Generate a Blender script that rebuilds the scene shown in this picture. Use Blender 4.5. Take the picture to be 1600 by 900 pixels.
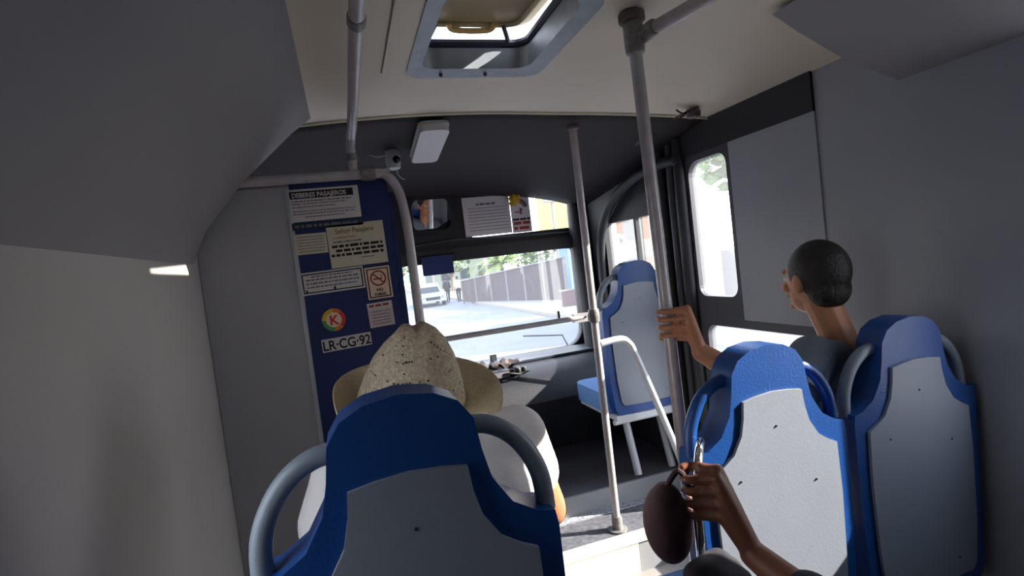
import bpy, bmesh, math, random
from mathutils import Vector, Matrix
random.seed(7)
S = bpy.context.scene
for o in list(bpy.data.objects): bpy.data.objects.remove(o)
C = S.collection
OZ = 1.5            # the bus was measured from the viewer's eye; the aisle floor lies OZ below it
PI = math.pi

# ---------------- camera ----------------
cam_d = bpy.data.cameras.new('camera'); cam = bpy.data.objects.new('camera', cam_d); C.objects.link(cam)
cam_d.sensor_width = 36; cam_d.lens = 838.0/1600*36; cam_d.clip_start = .02; cam_d.clip_end = 400
FZ = Vector((-.12, 1, 42/838)).normalized()
FY = Vector((-260, 10.8, -838)); FY = (FY - FY.dot(FZ)*FZ).normalized(); FX = FY.cross(FZ)
R = Matrix((FX, FY, FZ))
cam.matrix_world = Matrix.Translation((0, 0, OZ)) @ R.to_4x4()
S.camera = cam

# ---------------- sky, sun, exposure ----------------
W = bpy.data.worlds.new('sky'); S.world = W; W.use_nodes = True
nt = W.node_tree; nt.nodes.clear()
bg = nt.nodes.new('ShaderNodeBackground'); ow = nt.nodes.new('ShaderNodeOutputWorld')
tc = nt.nodes.new('ShaderNodeTexCoord'); sx = nt.nodes.new('ShaderNodeSeparateXYZ'); cr = nt.nodes.new('ShaderNodeValToRGB')
nt.links.new(tc.outputs['Generated'], sx.inputs[0]); nt.links.new(sx.outputs['Z'], cr.inputs[0])
cr.color_ramp.elements[0].color = (.95, .95, .95, 1); cr.color_ramp.elements[1].color = (.55, .72, 1, 1)
nt.links.new(cr.outputs[0], bg.inputs[0]); bg.inputs[1].default_value = 3.0
nt.links.new(bg.outputs[0], ow.inputs[0])
sd = bpy.data.lights.new('sun', 'SUN'); sd.energy = 11; sd.angle = math.radians(.6); sd.color = (1, .94, .84)
sun = bpy.data.objects.new('sun', sd); C.objects.link(sun)
sun.rotation_euler = Vector((1, -.35, .55)).to_track_quat('Z', 'Y').to_euler(); sun.location = (5, -2, 8)
S.view_settings.view_transform = 'Standard'; S.view_settings.look = 'None'
S.view_settings.exposure = 1.12; S.view_settings.gamma = 1

# ---------------- materials ----------------
def srgb(h):
    v = [int(h[i:i+2], 16)/255 for i in (0, 2, 4)]
    return tuple((c/12.92 if c <= .04045 else ((c+.055)/1.055)**2.4) for c in v) + (1,)
def mat(name, col, rough=.6, metal=0, noise=0, nscale=8, bump=0, bscale=60, col2=None, coat=0):
    m = bpy.data.materials.new(name); m.use_nodes = True; t = m.node_tree; b = t.nodes['Principled BSDF']
    c = srgb(col) if isinstance(col, str) else col
    b.inputs['Base Color'].default_value = c; b.inputs['Roughness'].default_value = rough; b.inputs['Metallic'].default_value = metal
    b.inputs['Coat Weight'].default_value = coat
    co = t.nodes.new('ShaderNodeTexCoord')
    if noise or col2:
        n = t.nodes.new('ShaderNodeTexNoise'); n.inputs['Scale'].default_value = nscale; n.inputs['Detail'].default_value = 6
        t.links.new(co.outputs['Object'], n.inputs['Vector'])
        mx = t.nodes.new('ShaderNodeValToRGB')
        k = srgb(col2) if col2 else tuple(x*(1-noise) for x in c[:3]) + (1,)
        mx.color_ramp.elements[0].color = k; mx.color_ramp.elements[0].position = .35
        mx.color_ramp.elements[1].color = c; mx.color_ramp.elements[1].position = .65
        t.links.new(n.outputs['Fac'], mx.inputs[0]); t.links.new(mx.outputs[0], b.inputs['Base Color'])
    if bump:
        n2 = t.nodes.new('ShaderNodeTexNoise'); n2.inputs['Scale'].default_value = bscale; n2.inputs['Detail'].default_value = 4
        t.links.new(co.outputs['Object'], n2.inputs['Vector'])
        bp = t.nodes.new('ShaderNodeBump'); bp.inputs['Strength'].default_value = bump; bp.inputs['Distance'].default_value = .01
        t.links.new(n2.outputs['Fac'], bp.inputs['Height']); t.links.new(bp.outputs[0], b.inputs['Normal'])
    return m
def glassmat(name, gloss=.05, dust=.04, tint=(1, 1, 1, 1)):
    m = bpy.data.materials.new(name); m.use_nodes = True; t = m.node_tree; t.nodes.clear()
    o = t.nodes.new('ShaderNodeOutputMaterial'); tr = t.nodes.new('ShaderNodeBsdfTransparent'); gl = t.nodes.new('ShaderNodeBsdfGlossy')
    tr.inputs[0].default_value = tint; gl.inputs['Roughness'].default_value = .03
    df = t.nodes.new('ShaderNodeBsdfDiffuse'); tl = t.nodes.new('ShaderNodeBsdfTranslucent')
    a = t.nodes.new('ShaderNodeMixShader'); b = t.nodes.new('ShaderNodeMixShader'); c = t.nodes.new('ShaderNodeMixShader')
    c.inputs[0].default_value = .5; t.links.new(df.outputs[0], c.inputs[1]); t.links.new(tl.outputs[0], c.inputs[2])
    a.inputs[0].default_value = gloss; t.links.new(tr.outputs[0], a.inputs[1]); t.links.new(gl.outputs[0], a.inputs[2])
    b.inputs[0].default_value = dust; t.links.new(a.outputs[0], b.inputs[1]); t.links.new(c.outputs[0], b.inputs[2])
    t.links.new(b.outputs[0], o.inputs[0]); return m
M = dict(
 ceil=mat('cream ceiling laminate', 'd8cdbd', .55, noise=.06, nscale=3), duct=mat('grey duct trim', '8d8a8d', .7, noise=.06, nscale=2),
 hatchm=mat('aluminium hatch frame', '8f959e', .45, .3, noise=.15, nscale=20), hatchlid=mat('tan hatch lid', 'b3a07c', .5, noise=.12, nscale=6), hatchrub=mat('dark hatch seal', '1a1f33', .6),
 dome=mat('charcoal dome vinyl', '261f20', .8, noise=.18, nscale=3, bump=.12, bscale=200), char=mat('charcoal moulding', '212025', .6, noise=.12, nscale=5, bump=.08, bscale=120),
 char2=mat('soft charcoal ribbing', '45454b', .6, noise=.1, nscale=4), lam=mat('grey wall laminate', 'b4b0ae', .7, noise=.05, nscale=2),
 lamr=mat('blue grey wall laminate', '9a9ea6', .7, noise=.05, nscale=2), lamp=mat('pale partition laminate', 'b0b0b4', .6, noise=.04, nscale=2),
 navy=mat('navy partition panel', '0c2566', .5, noise=.25, nscale=5), pole=mat('painted grey handrail', 'bcb7ba', .35, .15, noise=.15, nscale=30),
 fitting=mat('worn clamp', '8d8a88', .5, .3, noise=.3, nscale=60), worn=mat('worn brown metal', '6d6260', .6, .3, noise=.3, nscale=40),
 blue=mat('blue seat vinyl', '0c4286', .42, noise=.1, nscale=10, bump=.1, bscale=150), blue2=mat('light blue seat cloth', '5d86bd', .8, noise=.12, nscale=14),
 shell=mat('grey seat shell', '848a96', .5, noise=.05, nscale=6, bump=.05, bscale=200), handle=mat('grey moulded handle', '7d8792', .4), frame=mat('white seat frame', 'c7ccd2', .4, .1),
 floorp=mat('dark grey vinyl floor', '4f4e53', .55, noise=.3, nscale=7, bump=.1, bscale=90), tread=mat('speckled tread', '6a6b70', .6, col2='50515a', nscale=40),
 riser=mat('grey riser', '8e9094', .6, noise=.1, nscale=10), nosing=mat('pale nosing', 'e2dfd6', .5, noise=.08, nscale=12), cream=mat('cream riser board', 'ece5cf', .6, noise=.08, nscale=6),
 speck=mat('speckled edge strip', 'b9bcc4', .5, col2='6a6c76', nscale=110), lowerfl=mat('grey aisle floor', '8c8683', .6, noise=.15, nscale=9),
 dash=mat('black dashboard', '23252d', .6, noise=.2, nscale=5, bump=.1, bscale=100), dashtop=mat('grey dashboard top', '3b414e', .5, noise=.15, nscale=6),
 paper=mat('white paper', 'dcd6d6', .7, noise=.04, nscale=5), paper2=mat('yellowed paper', 'd9d0ba', .7, noise=.06, nscale=5), paper3=mat('pinkish paper', 'd5c2c4', .7, noise=.05, nscale=5),
 ink=mat('black ink', '1c1a20', .8), inkg=mat('grey ink', '75707a', .8), inkb=mat('brown ink', '8a7a3c', .8), inkr=mat('red ink', '9b3b2c', .8), teal=mat('dark teal ink', '14324a', .7),
 orange=mat('orange print', 'e07a28', .5), yellow=mat('yellow print', 'e2b93a', .5), green=mat('green print', '4a9a55', .5), redp=mat('red print', 'd0342c', .5), peach=mat('cream print', 'f4d7c0', .5),
 plastic=mat('white plastic', 'c9c3c6', .4), camw=mat('off-white plastic', 'b9bcb8', .45), lens=mat('dark lens', '0c0d10', .1),
 skin=mat('warm skin', 'b9805f', .5, noise=.12, nscale=12, bump=.1, bscale=150), skind=mat('brown skin', '7a4a36', .5, noise=.12, nscale=12, bump=.1, bscale=150), nail=mat('nail', 'd7a592', .3),
 shirtw=mat('white shirt cloth', 'e9e4e2', .85, noise=.05, nscale=10, bump=.6, bscale=14), shirtg=mat('grey blue jumper', '6a717c', .9, noise=.15, nscale=12, bump=.2, bscale=120), red=mat('red shirt cloth', 'b23323', .85, noise=.1),
 dark=mat('dark cloth', '24222a', .9, noise=.2, nscale=12, bump=.2, bscale=60), maroon=mat('maroon cloth', '3a2029', .85, noise=.25, nscale=10, bump=.2, bscale=60), brownc=mat('grey brown cloth', '5d4f4d', .9, noise=.25, nscale=14),
 hair=mat('dark hair', '1b1615', .6, noise=.3, nscale=40, bump=.4, bscale=90), eye=mat('eye white', 'e8e4de', .3), iris=mat('iris', '22160f', .3), lip=mat('lips', '8d4c40', .5), shoe=mat('black shoe', '19191b', .5),
 yell=mat('yellow paper flower', 'd9ae2a', .6, noise=.2, nscale=30), wire=mat('black wire', '17171a', .5), bluefab=mat('navy visor vinyl', '1c2c66', .6, noise=.3, nscale=9),
 road=mat('pale asphalt', '6c6e74', .85, noise=.15, nscale=.8, bump=.1, bscale=10), walk=mat('pavement', '8c877e', .85, noise=.1, nscale=2), fence=mat('taupe fence sheet', '4d4446', .8, noise=.1, nscale=1.5),
 post=mat('pale post', '777374', .7), leaf=mat('palm leaf', '8ba04e', .7, noise=.3, nscale=5), leafd=mat('tree leaf', '5f7a55', .8, noise=.4, nscale=5), trunk=mat('bark', '7a6858', .9, noise=.3, nscale=8),
 ywall=mat('cream rendered wall', 'b39a68', .85, noise=.05, nscale=.7), bwall=mat('light blue painted wall', '6c88ad', .8, noise=.05, nscale=.7), pwall=mat('pinkish low wall', '6e5a5c', .85, noise=.08, nscale=1),
 gwall=mat('grey rendered wall', '7c7f83', .85, noise=.06, nscale=.6), owall=mat('orange rendered wall', '82583f', .85, noise=.12, nscale=.6), wpaint=mat('white car paint', 'a6a8aa', .3, coat=.5), cglass=mat('dark car glass', '22272b', .1), tyre=mat('tyre', '1a1a1a', .9),
 bld=mat('dull green grey facade', '5b655c', .85, noise=.1, nscale=.6), roofw=mat('white facade', '9c9a94', .85, noise=.05, nscale=.6),
 straw=mat('straw weave', 'e0d0b6', .85, col2='bda98c', nscale=120, bump=.7, bscale=260), strawin=mat('plain straw braid', 'e2cda8', .8, noise=.12, nscale=90, bump=.5, bscale=220),
 chrome=mat('chrome', 'd0d4d8', .15, 1), mirror=mat('mirror glass', 'e8eaec', .02, 1), tan=mat('tan print', 'c7a46b', .6),
)
M['glass'] = glassmat('windshield glass', .05, .07); M['glass2'] = glassmat('side glass', .05, .06)
def strawmat():
    m = M['straw']; t = m.node_tree; b = t.nodes['Principled BSDF']
    return m
strawmat()

# ---------------- mesh helpers ----------------
def kids(o): return list(o.children)
def obj(name, bm, m, parent=None, smooth=False, bev=0, seg=2):
    me = bpy.data.meshes.new(name)
    if bev: bmesh.ops.bevel(bm, geom=[e for e in bm.edges if len(e.link_faces) == 2 and e.calc_face_angle(0) > .5], offset=bev, segments=seg, profile=.6, affect='EDGES', clamp_overlap=True)
    bmesh.ops.recalc_face_normals(bm, faces=bm.faces)
    bm.to_mesh(me); bm.free()
    if smooth:
        for p in me.polygons: p.use_smooth = True
        if smooth != 2:
            try: me.set_sharp_from_angle(angle=math.radians(40))
            except Exception: pass
    me.materials.append(M[m] if isinstance(m, str) else m)
    o = bpy.data.objects.new(name, me); C.objects.link(o)
    if parent: o.parent = parent
    return o
def tag(o, label=None, cat=None, group=None, kind=None):
    if label: o['label'] = label
    if cat: o['category'] = cat
    if group: o['group'] = group
    if kind: o['kind'] = kind
    return o
def thing(name, label, cat, loc=(0, 0, 0), rz=0, group=None):
    o = bpy.data.objects.new(name, None); C.objects.link(o); o.location = loc; o.rotation_euler = (0, 0, rz); o.empty_display_size = .1
    return tag(o, label, cat, group)
def copy_tree(o, parent=None):
    c = o.copy(); C.objects.link(c); c.parent = parent
    for ch in kids(o):
        copy_tree(ch, c)
    return c
def B(): return bmesh.new()
def box(bm, x0, x1, y0, y1, z0, z1):
    vs = [bm.verts.new(p) for p in [(x0,y0,z0),(x1,y0,z0),(x1,y1,z0),(x0,y1,z0),(x0,y0,z1),(x1,y0,z1),(x1,y1,z1),(x0,y1,z1)]]
    for f in [(0,3,2,1),(4,5,6,7),(0,1,5,4),(1,2,6,5),(2,3,7,6),(3,0,4,7)]: bm.faces.new([vs[i] for i in f])
    return vs
def quad(bm, *p): return bm.faces.new([bm.verts.new(q) for q in p])
def smoothpath(pts, n=6):
    P = [Vector(p) for p in pts]; out = []
    for i in range(len(P)-1):
        a = P[max(i-1, 0)]; b = P[i]; c = P[i+1]; d = P[min(i+2, len(P)-1)]
        for k in range(n):
            t = k/n
            out.append(.5*((2*b)+(c-a)*t+(2*a-5*b+4*c-d)*t*t+(3*b-a-3*c+d)*t**3))
    out.append(P[-1]); return out
def tube(bm, pts, r, seg=12, n=0):
    P = smoothpath(pts, n) if n else [Vector(p) for p in pts]
    rr = r if isinstance(r, (list, tuple)) else [r]*len(P)
    if len(rr) != len(P): rr = [rr[0]+(rr[-1]-rr[0])*i/(len(P)-1) for i in range(len(P))]
    rings = []; up = None
    for i, p in enumerate(P):
        d = (P[min(i+1, len(P)-1)]-P[max(i-1, 0)]).normalized()
        if up is None: up = d.orthogonal().normalized()
        up = (up-up.dot(d)*d).normalized(); s = d.cross(up)
        rings.append([bm.verts.new(p+(up*math.cos(2*PI*k/seg)+s*math.sin(2*PI*k/seg))*rr[i]) for k in range(seg)])
    for a, b in zip(rings, rings[1:]):
        for k in range(seg): bm.faces.new((a[k], a[(k+1) % seg], b[(k+1) % seg], b[k]))
    bm.faces.new(rings[0][::-1]); bm.faces.new(rings[-1])
def lathe(bm, prof, c=(0, 0, 0), seg=24, ax='Z', cap=True):
    rings = []
    for r, h in prof:
        ring = []
        for k in range(seg):
            a = 2*PI*k/seg; u, v = r*math.cos(a), r*math.sin(a)
            p = {'Z': (u, v, h), 'Y': (u, h, v), 'X': (h, u, v)}[ax]
            ring.append(bm.verts.new((p[0]+c[0], p[1]+c[1], p[2]+c[2])))
        rings.append(ring)
    for a, b in zip(rings, rings[1:]):
        for k in range(seg): bm.faces.new((a[k], a[(k+1) % seg], b[(k+1) % seg], b[k]))
    if cap: bm.faces.new(rings[0][::-1]); bm.faces.new(rings[-1])
def rrect(x0, x1, z0, z1, r, n=5):
    if not isinstance(r, (list, tuple)): r = [r]*4
    out = []
    for (cx, cz, a0, rr) in ((x1-r[0], z1-r[0], 0, r[0]), (x0+r[1], z1-r[1], 90, r[1]), (x0+r[2], z0+r[2], 180, r[2]), (x1-r[3], z0+r[3], 270, r[3])):
        for k in range(n+1):
            a = math.radians(a0+90*k/n); out.append((cx+rr*math.cos(a), cz+rr*math.sin(a)))
    return out
def sheet(bm, outer, holes, f, g):
    """flat sheet with holes; f maps (u,v) to the front point, g to the back point"""
    for loop in [outer]+holes: pass
    tmp = bmesh.new(); E = []
    loops = []
    for loop in [outer]+holes:
        vs = [tmp.verts.new((u, v, 0)) for u, v in loop]; loops.append(vs)
        E += [tmp.edges.new((vs[i], vs[(i+1) % len(vs)])) for i in range(len(vs))]
    bmesh.ops.triangle_fill(tmp, use_beauty=True, edges=E)
    A = {}; D = {}
    for v in tmp.verts:
        A[v] = bm.verts.new(f(v.co.x, v.co.y)); D[v] = bm.verts.new(g(v.co.x, v.co.y))
    for fc in tmp.faces:
        bm.faces.new([A[v] for v in fc.verts]); bm.faces.new([D[v] for v in reversed(fc.verts)])
    for vs in loops:
        for i in range(len(vs)):
            a, b = vs[i], vs[(i+1) % len(vs)]
            bm.faces.new((A[a], A[b], D[b], D[a]))
    tmp.free()
def sheetY(bm, outer, holes, y, t): sheet(bm, outer, holes, lambda u, v: (u, y, v), lambda u, v: (u, y+t, v))
def sheetX(bm, outer, holes, x, t): sheet(bm, outer, holes, lambda u, v: (x, u, v), lambda u, v: (x+t, u, v))
def sheetZ(bm, outer, holes, z, t): sheet(bm, outer, holes, lambda u, v: (u, v, z), lambda u, v: (u, v, z+t))
def struct(name, bm, m, **k): return tag(obj(name, bm, m, **k), kind='structure')
def text(name, s, size, m, x, y, z, parent, rz=0, bold=0, align='LEFT', sx=1):
    cu = bpy.data.curves.new(name, 'FONT'); cu.body = s; cu.size = size; cu.extrude = .0006; cu.offset = bold; cu.align_x = align
    t = bpy.data.objects.new(name, cu); C.objects.link(t)
    bpy.context.view_layer.update()
    me = bpy.data.meshes.new_from_object(t.evaluated_get(bpy.context.evaluated_depsgraph_get()))
    bpy.data.objects.remove(t)
    o = bpy.data.objects.new(name, me); me.materials.clear(); me.materials.append(M[m]); C.objects.link(o)
    o.rotation_euler = (PI/2, 0, 0); o.location = (x, y, z); o.scale = (sx, 1, 1); o.parent = parent
    return o

# ================= SETTING =================
XL, XR = -.5, 1.65
YB = -2.6      # rear of the bus
zc = lambda x: .637-.10*((x-.5)/1.15)**2
def ceilfront(x): return 2.2 if x < .9 else 2.2-.14*((x-.9)/.75)**1.3
# ceiling: curved strip with hatch hole
HX0, HX1, HY0, HY1 = .27, .72, 1.22, 1.77
bm = B(); N = 24
hxa, hxb, hya, hyb = HX0+.02, HX1-.02, HY0+.02, HY1-.02
xs = sorted([XL+(hxa-XL)*i/10 for i in range(11)]+[hxa+(hxb-hxa)*i/5 for i in range(1, 6)]+[hxb+(XR-hxb)*i/12 for i in range(1, 13)])
def ceilgrid(bm, y0, y1, xs_, thick=.04):
    for xa, xb in zip(xs_, xs_[1:]):
        ya, yb = (y1(xa), y1(xb)) if callable(y1) else (y1, y1)
        for z in (0, thick): quad(bm, (xa, y0, zc(xa)+z), (xb, y0, zc(xb)+z), (xb, yb, zc(xb)+z), (xa, ya, zc(xa)+z))
ceilgrid(bm, YB, hya, xs); ceilgrid(bm, hyb, ceilfront, xs)
ceilgrid(bm, hya, hyb, [x for x in xs if x <= hxa+1e-6]); ceilgrid(bm, hya, hyb, [x for x in xs if x >= hxb-1e-6])
for (xa, ya, xb, yb) in ((hxa, hya, hxb, hya), (hxb, hya, hxb, hyb), (hxb, hyb, hxa, hyb), (hxa, hyb, hxa, hya)):
    quad(bm, (xa, ya, zc(xa)), (xb, yb, zc(xb)), (xb, yb, zc(xb)+.04), (xa, ya, zc(xa)+.04))
bmesh.ops.remove_doubles(bm, verts=bm.verts, dist=.0001)
ceil = struct('ceiling', bm, 'ceil', smooth=True)
# seam in the ceiling panel (632,0)->(601,115)
bm = B(); box(bm, .187, .190, .9, 1.72, zc(.19)-.004, zc(.19)+.004); tag(obj('panel_seam', bm, 'worn', ceil))
bm = B(); tube(bm, [(XL+(XR-XL)*i/N, ceilfront(XL+(XR-XL)*i/N)-.004, zc(XL+(XR-XL)*i/N)-.003) for i in range(N+1)], .007, 8); obj('edge_trim', bm, 'paper2', ceil, smooth=True)
# duct trims along the coves
bm = B(); pr = [(-.045, .615), (-.12, .56), (-.3, .4), (-.44, .24), (XL, .12), (XL, .59)]
def extr(bm, prof, y0, y1):
    a = [bm.verts.new((x, y0, z)) for x, z in prof]; b = [bm.verts.new((x, y1, z)) for x, z in prof]; n = len(prof)
    for i in range(n): bm.faces.new((a[i], a[(i+1) % n], b[(i+1) % n], b[i]))
    bm.faces.new(a[::-1]); bm.faces.new(b)
extr(bm, pr, YB, 2.13); struct('trim_1', bm, 'duct', smooth=True)
bm = B(); extr(bm, [(1.2, .585), (1.28, .54), (1.45, .40), (1.58, .22), (XR, .15), (XR, .55)], YB, .45); struct('trim_2', bm, 'duct', smooth=True)
bm = B(); extr(bm, [(1.2, .585), (1.28, .54), (1.45, .46), (1.58, .42), (XR, .40), (XR, .55)], .45, 1.2); struct('trim_19', bm, 'duct', smooth=True)
# dark dome over the driver
bm = B(); ny, nx = 14, 22; grid = []
for j in range(ny+1):
    t = j/ny; row = []
    for i in range(nx+1):
        x = XL+(XR-XL)*i/nx; y = ceilfront(x)+(3.5-ceilfront(x))*t
        e = abs((x-.575)/1.075)**5
        z = zc(x)+.004-.17*t-.06*t*t*e-.03*math.sin(PI*t)*e
        row.append((x, y, z))
    grid.append(row)
def gridmesh(bm, g, thick):
    V1 = [[bm.verts.new(p) for p in r] for r in g]; V2 = [[bm.verts.new((p[0], p[1], p[2]+thick)) for p in r] for r in g]
    J, I = len(g)-1, len(g[0])-1
    for j in range(J):
        for i in range(I):
            bm.faces.new((V1[j][i], V1[j][i+1], V1[j+1][i+1], V1[j+1][i])); bm.faces.new((V2[j][i], V2[j+1][i], V2[j+1][i+1], V2[j][i+1]))
    for j in range(J):
        for i in (0, I): bm.faces.new((V1[j][i], V1[j+1][i], V2[j+1][i], V2[j][i]))
    for i in range(I):
        for j in (0, J): bm.faces.new((V1[j][i], V1[j][i+1], V2[j][i+1], V2[j][i]))
gridmesh(bm, grid, .03); struct('trim_3', bm, 'dome', smooth=2)
# header panel above the windshield (destination window, mirror recess)
HY = 3.5
bm = B()
head_out = [(XL, .50), (XL, .03)]+[(XL+(XR-XL)*i/12, .045+.01*math.sin(PI*i/12)) for i in range(1, 12)]+[(XR, .03), (XR, .50)]
dest = rrect(.825, 1.63, .187, .445, [.05, .03, .03, .02])
sheetY(bm, head_out, [dest], HY, .05); header = struct('wall_front', bm, 'char')
bm = B(); sheetY(bm, rrect(.78, 1.64, .18, .465, .04), [], HY+.035, .004)
p = obj('window_2', bm, 'glass2'); tag(p, kind='structure')
# ledge line and lower beam
bm = B(); tube(bm, [(.45, HY-.012, .17), (.75, HY-.012, .185), (1.1, HY-.012, .165), (XR, HY-.012, .15)], .008, 8, 5); obj('beam_ridge', bm, 'char2', header, smooth=True)
bm = B(); box(bm, XL, XR, HY-.05, HY+.0, .045, .13); struct('trim_4', bm, 'char', bev=.02)
# windshield frame and glass
WY = 3.55
bm = B()
sheetY(bm, [(XL-.02, .06), (XL-.02, -1.25), (XR+.02, -1.25), (XR+.02, .06)], [rrect(-.38, 1.575, -.655, .05, [.03, .06, .1, .13])], WY, .05)
struct('wall_windshield', bm, 'char')
bm = B(); sheetY(bm, rrect(-.4, 1.595, -.675, .07, .08), [], WY+.02, .005); tag(obj('window_1', bm, 'glass'), kind='structure')
bm = B(); lp = rrect(-.385, 1.58, -.66, .052, [.03, .06, .1, .135]); tube(bm, [(u, WY-.004, v) for u, v in lp+lp[:1]], .007, 6); struct('trim_5', bm, 'dash', smooth=True)
# left wall (windows only behind the viewer and beside the driver)
bm = B()
holesL = [rrect(.5, .88, -.55, .1, .05), rrect(2.5, 3.35, -.5, .12, .05)]
sheetX(bm, [(YB, zc(XL)), (YB, -1.5), (WY, -1.5), (WY, .5), (2.2, zc(XL))], holesL, XL, -.05); wl = struct('wall_left', bm, 'lam')
for k, (a, b) in enumerate(((.49, .89), (2.49, 3.36))):
    bm = B(); sheetX(bm, rrect(a, b, -.56, .13, .05), [], XL-.03, .004); tag(obj('window_%d' % (k+3), bm, 'glass2'), kind='structure')
# right wall
bm = B()
holesR = [rrect(.5, .86, -.55, .36, .05)]
sheetX(bm, [(YB, zc(XR)), (YB, -1.5), (1.5, -1.5), (1.5, zc(XR))], holesR, XR, .05); wr = struct('wall_right', bm, 'lamr')
for k, (a, b) in enumerate(((.49, .87),)):
    bm = B(); sheetX(bm, rrect(a, b, -.56, .37, .05), [], XR+.03, .004); tag(obj('window_%d' % (k+7), bm, 'glass2'), kind='structure')
# front part of the right wall: dark moulding with side window
bm = B()
sheetX(bm, [(2.28, .56), (2.28, -1.5), (WY, -1.5), (WY, .5)], [rrect(2.50, 3.18, -.44, .165, [.03, .03, .03, .06])], XR, .05)
struct('wall_right_front', bm, 'char')
bm = B(); sheetX(bm, rrect(2.49, 3.19, -.45, .175, .03), [], XR+.03, .004); w = tag(obj('window_10', bm, 'glass2'), kind='structure')
bm = B(); box(bm, XR+.01, XR+.035, 2.80, 2.825, -.45, .17); obj('window_divider', bm, 'wire', w)
# door: tall narrow upper light, wider lower light
bm = B()
up_l = rrect(1.98, 2.25, -.28, .37, [.07, .05, .05, .05]); lo_l = rrect(1.58, 2.22, -1.25, -.42, .05)
sheetX(bm, [(1.5, .56), (1.5, -1.5), (2.28, -1.5), (2.28, .56)], [up_l, lo_l], XR, .04); dr = struct('door_1', bm, 'char2')
for q, z0, z1, a, b in (('glass_pane', -.29, .38, 1.97, 2.26), ('lower_glass_pane', -1.26, -.41, 1.57, 2.23)):
    bm = B(); sheetX(bm, rrect(a, b, z0, z1, .05), [], XR+.02, .004); obj(q, bm, 'glass2', dr)
bm = B(); box(bm, XR-.006, XR, 1.5, 1.95, -.38, .5); obj('door_leaf_panel', bm, 'lamr', dr, bev=.002)
# dark ribs of the door post
for k, (y, r) in enumerate(((2.30, .032), (2.38, .02), (2.46, .028))):
    bm = B(); tube(bm, [(XR-.004, y, .5), (XR-.012, y, .2), (XR-.015, y, -.4), (XR-.01, y, -1.1)], r, 10, 4); struct('trim_%d' % (6+k), bm, 'char2' if k == 1 else 'char', smooth=True)
bm = B(); sheetX(bm, [(1.5, .56), (1.5, .40), (2.3, .40), (2.3, .56)], [], XR-.012, .012); struct('trim_9', bm, 'char', bev=.003)
# A pillar and arch moulding
bm = B(); tube(bm, [(1.62, 3.5, .5), (1.60, 3.47, .2), (1.60, 3.42, -.3), (1.61, 3.4, -.66)], [.06, .085], 12, 4); struct('trim_10', bm, 'char', smooth=True)
bm = B(); tube(bm, [(1.63, 3.24, -.44), (1.625, 3.22, -.1), (1.62, 3.16, .12), (1.61, 2.98, .28), (1.60, 2.7, .37), (1.6, 2.45, .40), (1.61, 2.28, .40)], .028, 10, 5); struct('trim_11', bm, 'char', smooth=True)
bm = B(); tube(bm, [(1.60, 3.44, .40), (1.56, 3.3, .48), (1.52, 2.9, .505), (1.50, 2.6, .525), (1.50, 2.3, .53)], .018, 8, 5); struct('trim_12', bm, 'char2', smooth=True)
# rear wall
bm = B(); sheetY(bm, [(XL, zc(XL)), (XL, -1.5), (XR, -1.5), (XR, zc(XR))], [], YB-.05, .05); struct('wall_rear', bm, 'lam')
# floors
bm = B(); box(bm, XL, XR, YB, 2.185, -1.56, -1.5); struct('floor', bm, 'lowerfl')
bm = B(); box(bm, XL, .40, YB, 2.185, -1.5, -1.32); struct('floor_left', bm, 'floorp', bev=.004)
bm = B(); box(bm, .64, XR, YB, 1.50, -1.5, -1.42); struct('floor_right', bm, 'floorp', bev=.004)
bm = B(); box(bm, XL, XR, 2.20, 2.49, -1.5, -1.32); struct('floor_tread', bm, 'tread')
bm = B(); box(bm, XL, XR, 2.49, WY, -1.5, -1.22); struct('floor_platform', bm, 'floorp')
bm = B(); box(bm, XL, XR, 2.476, 2.492, -1.315, -1.216); struct('trim_13', bm, 'riser', bev=.002)
bm = B(); box(bm, XL, XR, 2.425, 2.476, -1.322, -1.314); struct('trim_14', bm, 'speck', bev=.001)
bm = B(); box(bm, .4, XR, 2.172, 2.205, -1.355, -1.314); struct('trim_15', bm, 'nosing', bev=.004)
bm = B(); box(bm, .4, 1.125, 2.176, 2.2, -1.5, -1.357); struct('trim_16', bm, 'cream', bev=.003)
bm = B(); box(bm, 1.13, XR, 2.18, 2.2, -1.5, -1.357); struct('trim_17', bm, 'riser', bev=.002)
# low cream box step beside the riser
bm = B(); box(bm, .42, 1.0, 2.02, 2.172, -1.5, -1.452); struct('trim_18', bm, 'cream', bev=.004)

# roof hatch
h = thing('roof_hatch', 'grey framed roof hatch propped open in the cream ceiling', 'roof hatch', (.495, 1.495, .637))
hz = .637
bm = B()
ro = rrect(HX0-.005, HX1+.005, HY0-.005, HY1+.005, .06); ri = rrect(HX0+.04, HX1-.05, HY0+.03, HY1-.06, .05)
for (l1, z1, l2, z2) in ((ro, -.008, ri, -.002), (ri, -.002, ri, .09), (ri, .09, ro, .09), (ro, .09, ro, -.008)):
    for i in range(len(ro)):
        j = (i+1) % len(ro)
        try: quad(bm, (l1[i][0]-.495, l1[i][1]-1.495, z1), (l1[j][0]-.495, l1[j][1]-1.495, z1), (l2[j][0]-.495, l2[j][1]-1.495, z2), (l2[i][0]-.495, l2[i][1]-1.495, z2))
        except ValueError: pass
bmesh.ops.remove_doubles(bm, verts=bm.verts, dist=.0001)
obj('frame', bm, 'hatchm', h, smooth=True)
bm = B(); L = [(a-.495, b-1.495, .078) for a, b in ri]; tube(bm, L+L[:1], .014, 8); obj('seal', bm, 'hatchrub', h, smooth=True)
bm = B()
sheet(bm, [(a-.495, b-1.495) for a, b in rrect(HX0+.015, HX1-.045, HY0-.03, HY1-.07, .07)], [], lambda u, v: (u, v, .098+.03*(v+.28)/.5), lambda u, v: (u, v, .122+.03*(v+.28)/.5))
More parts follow.
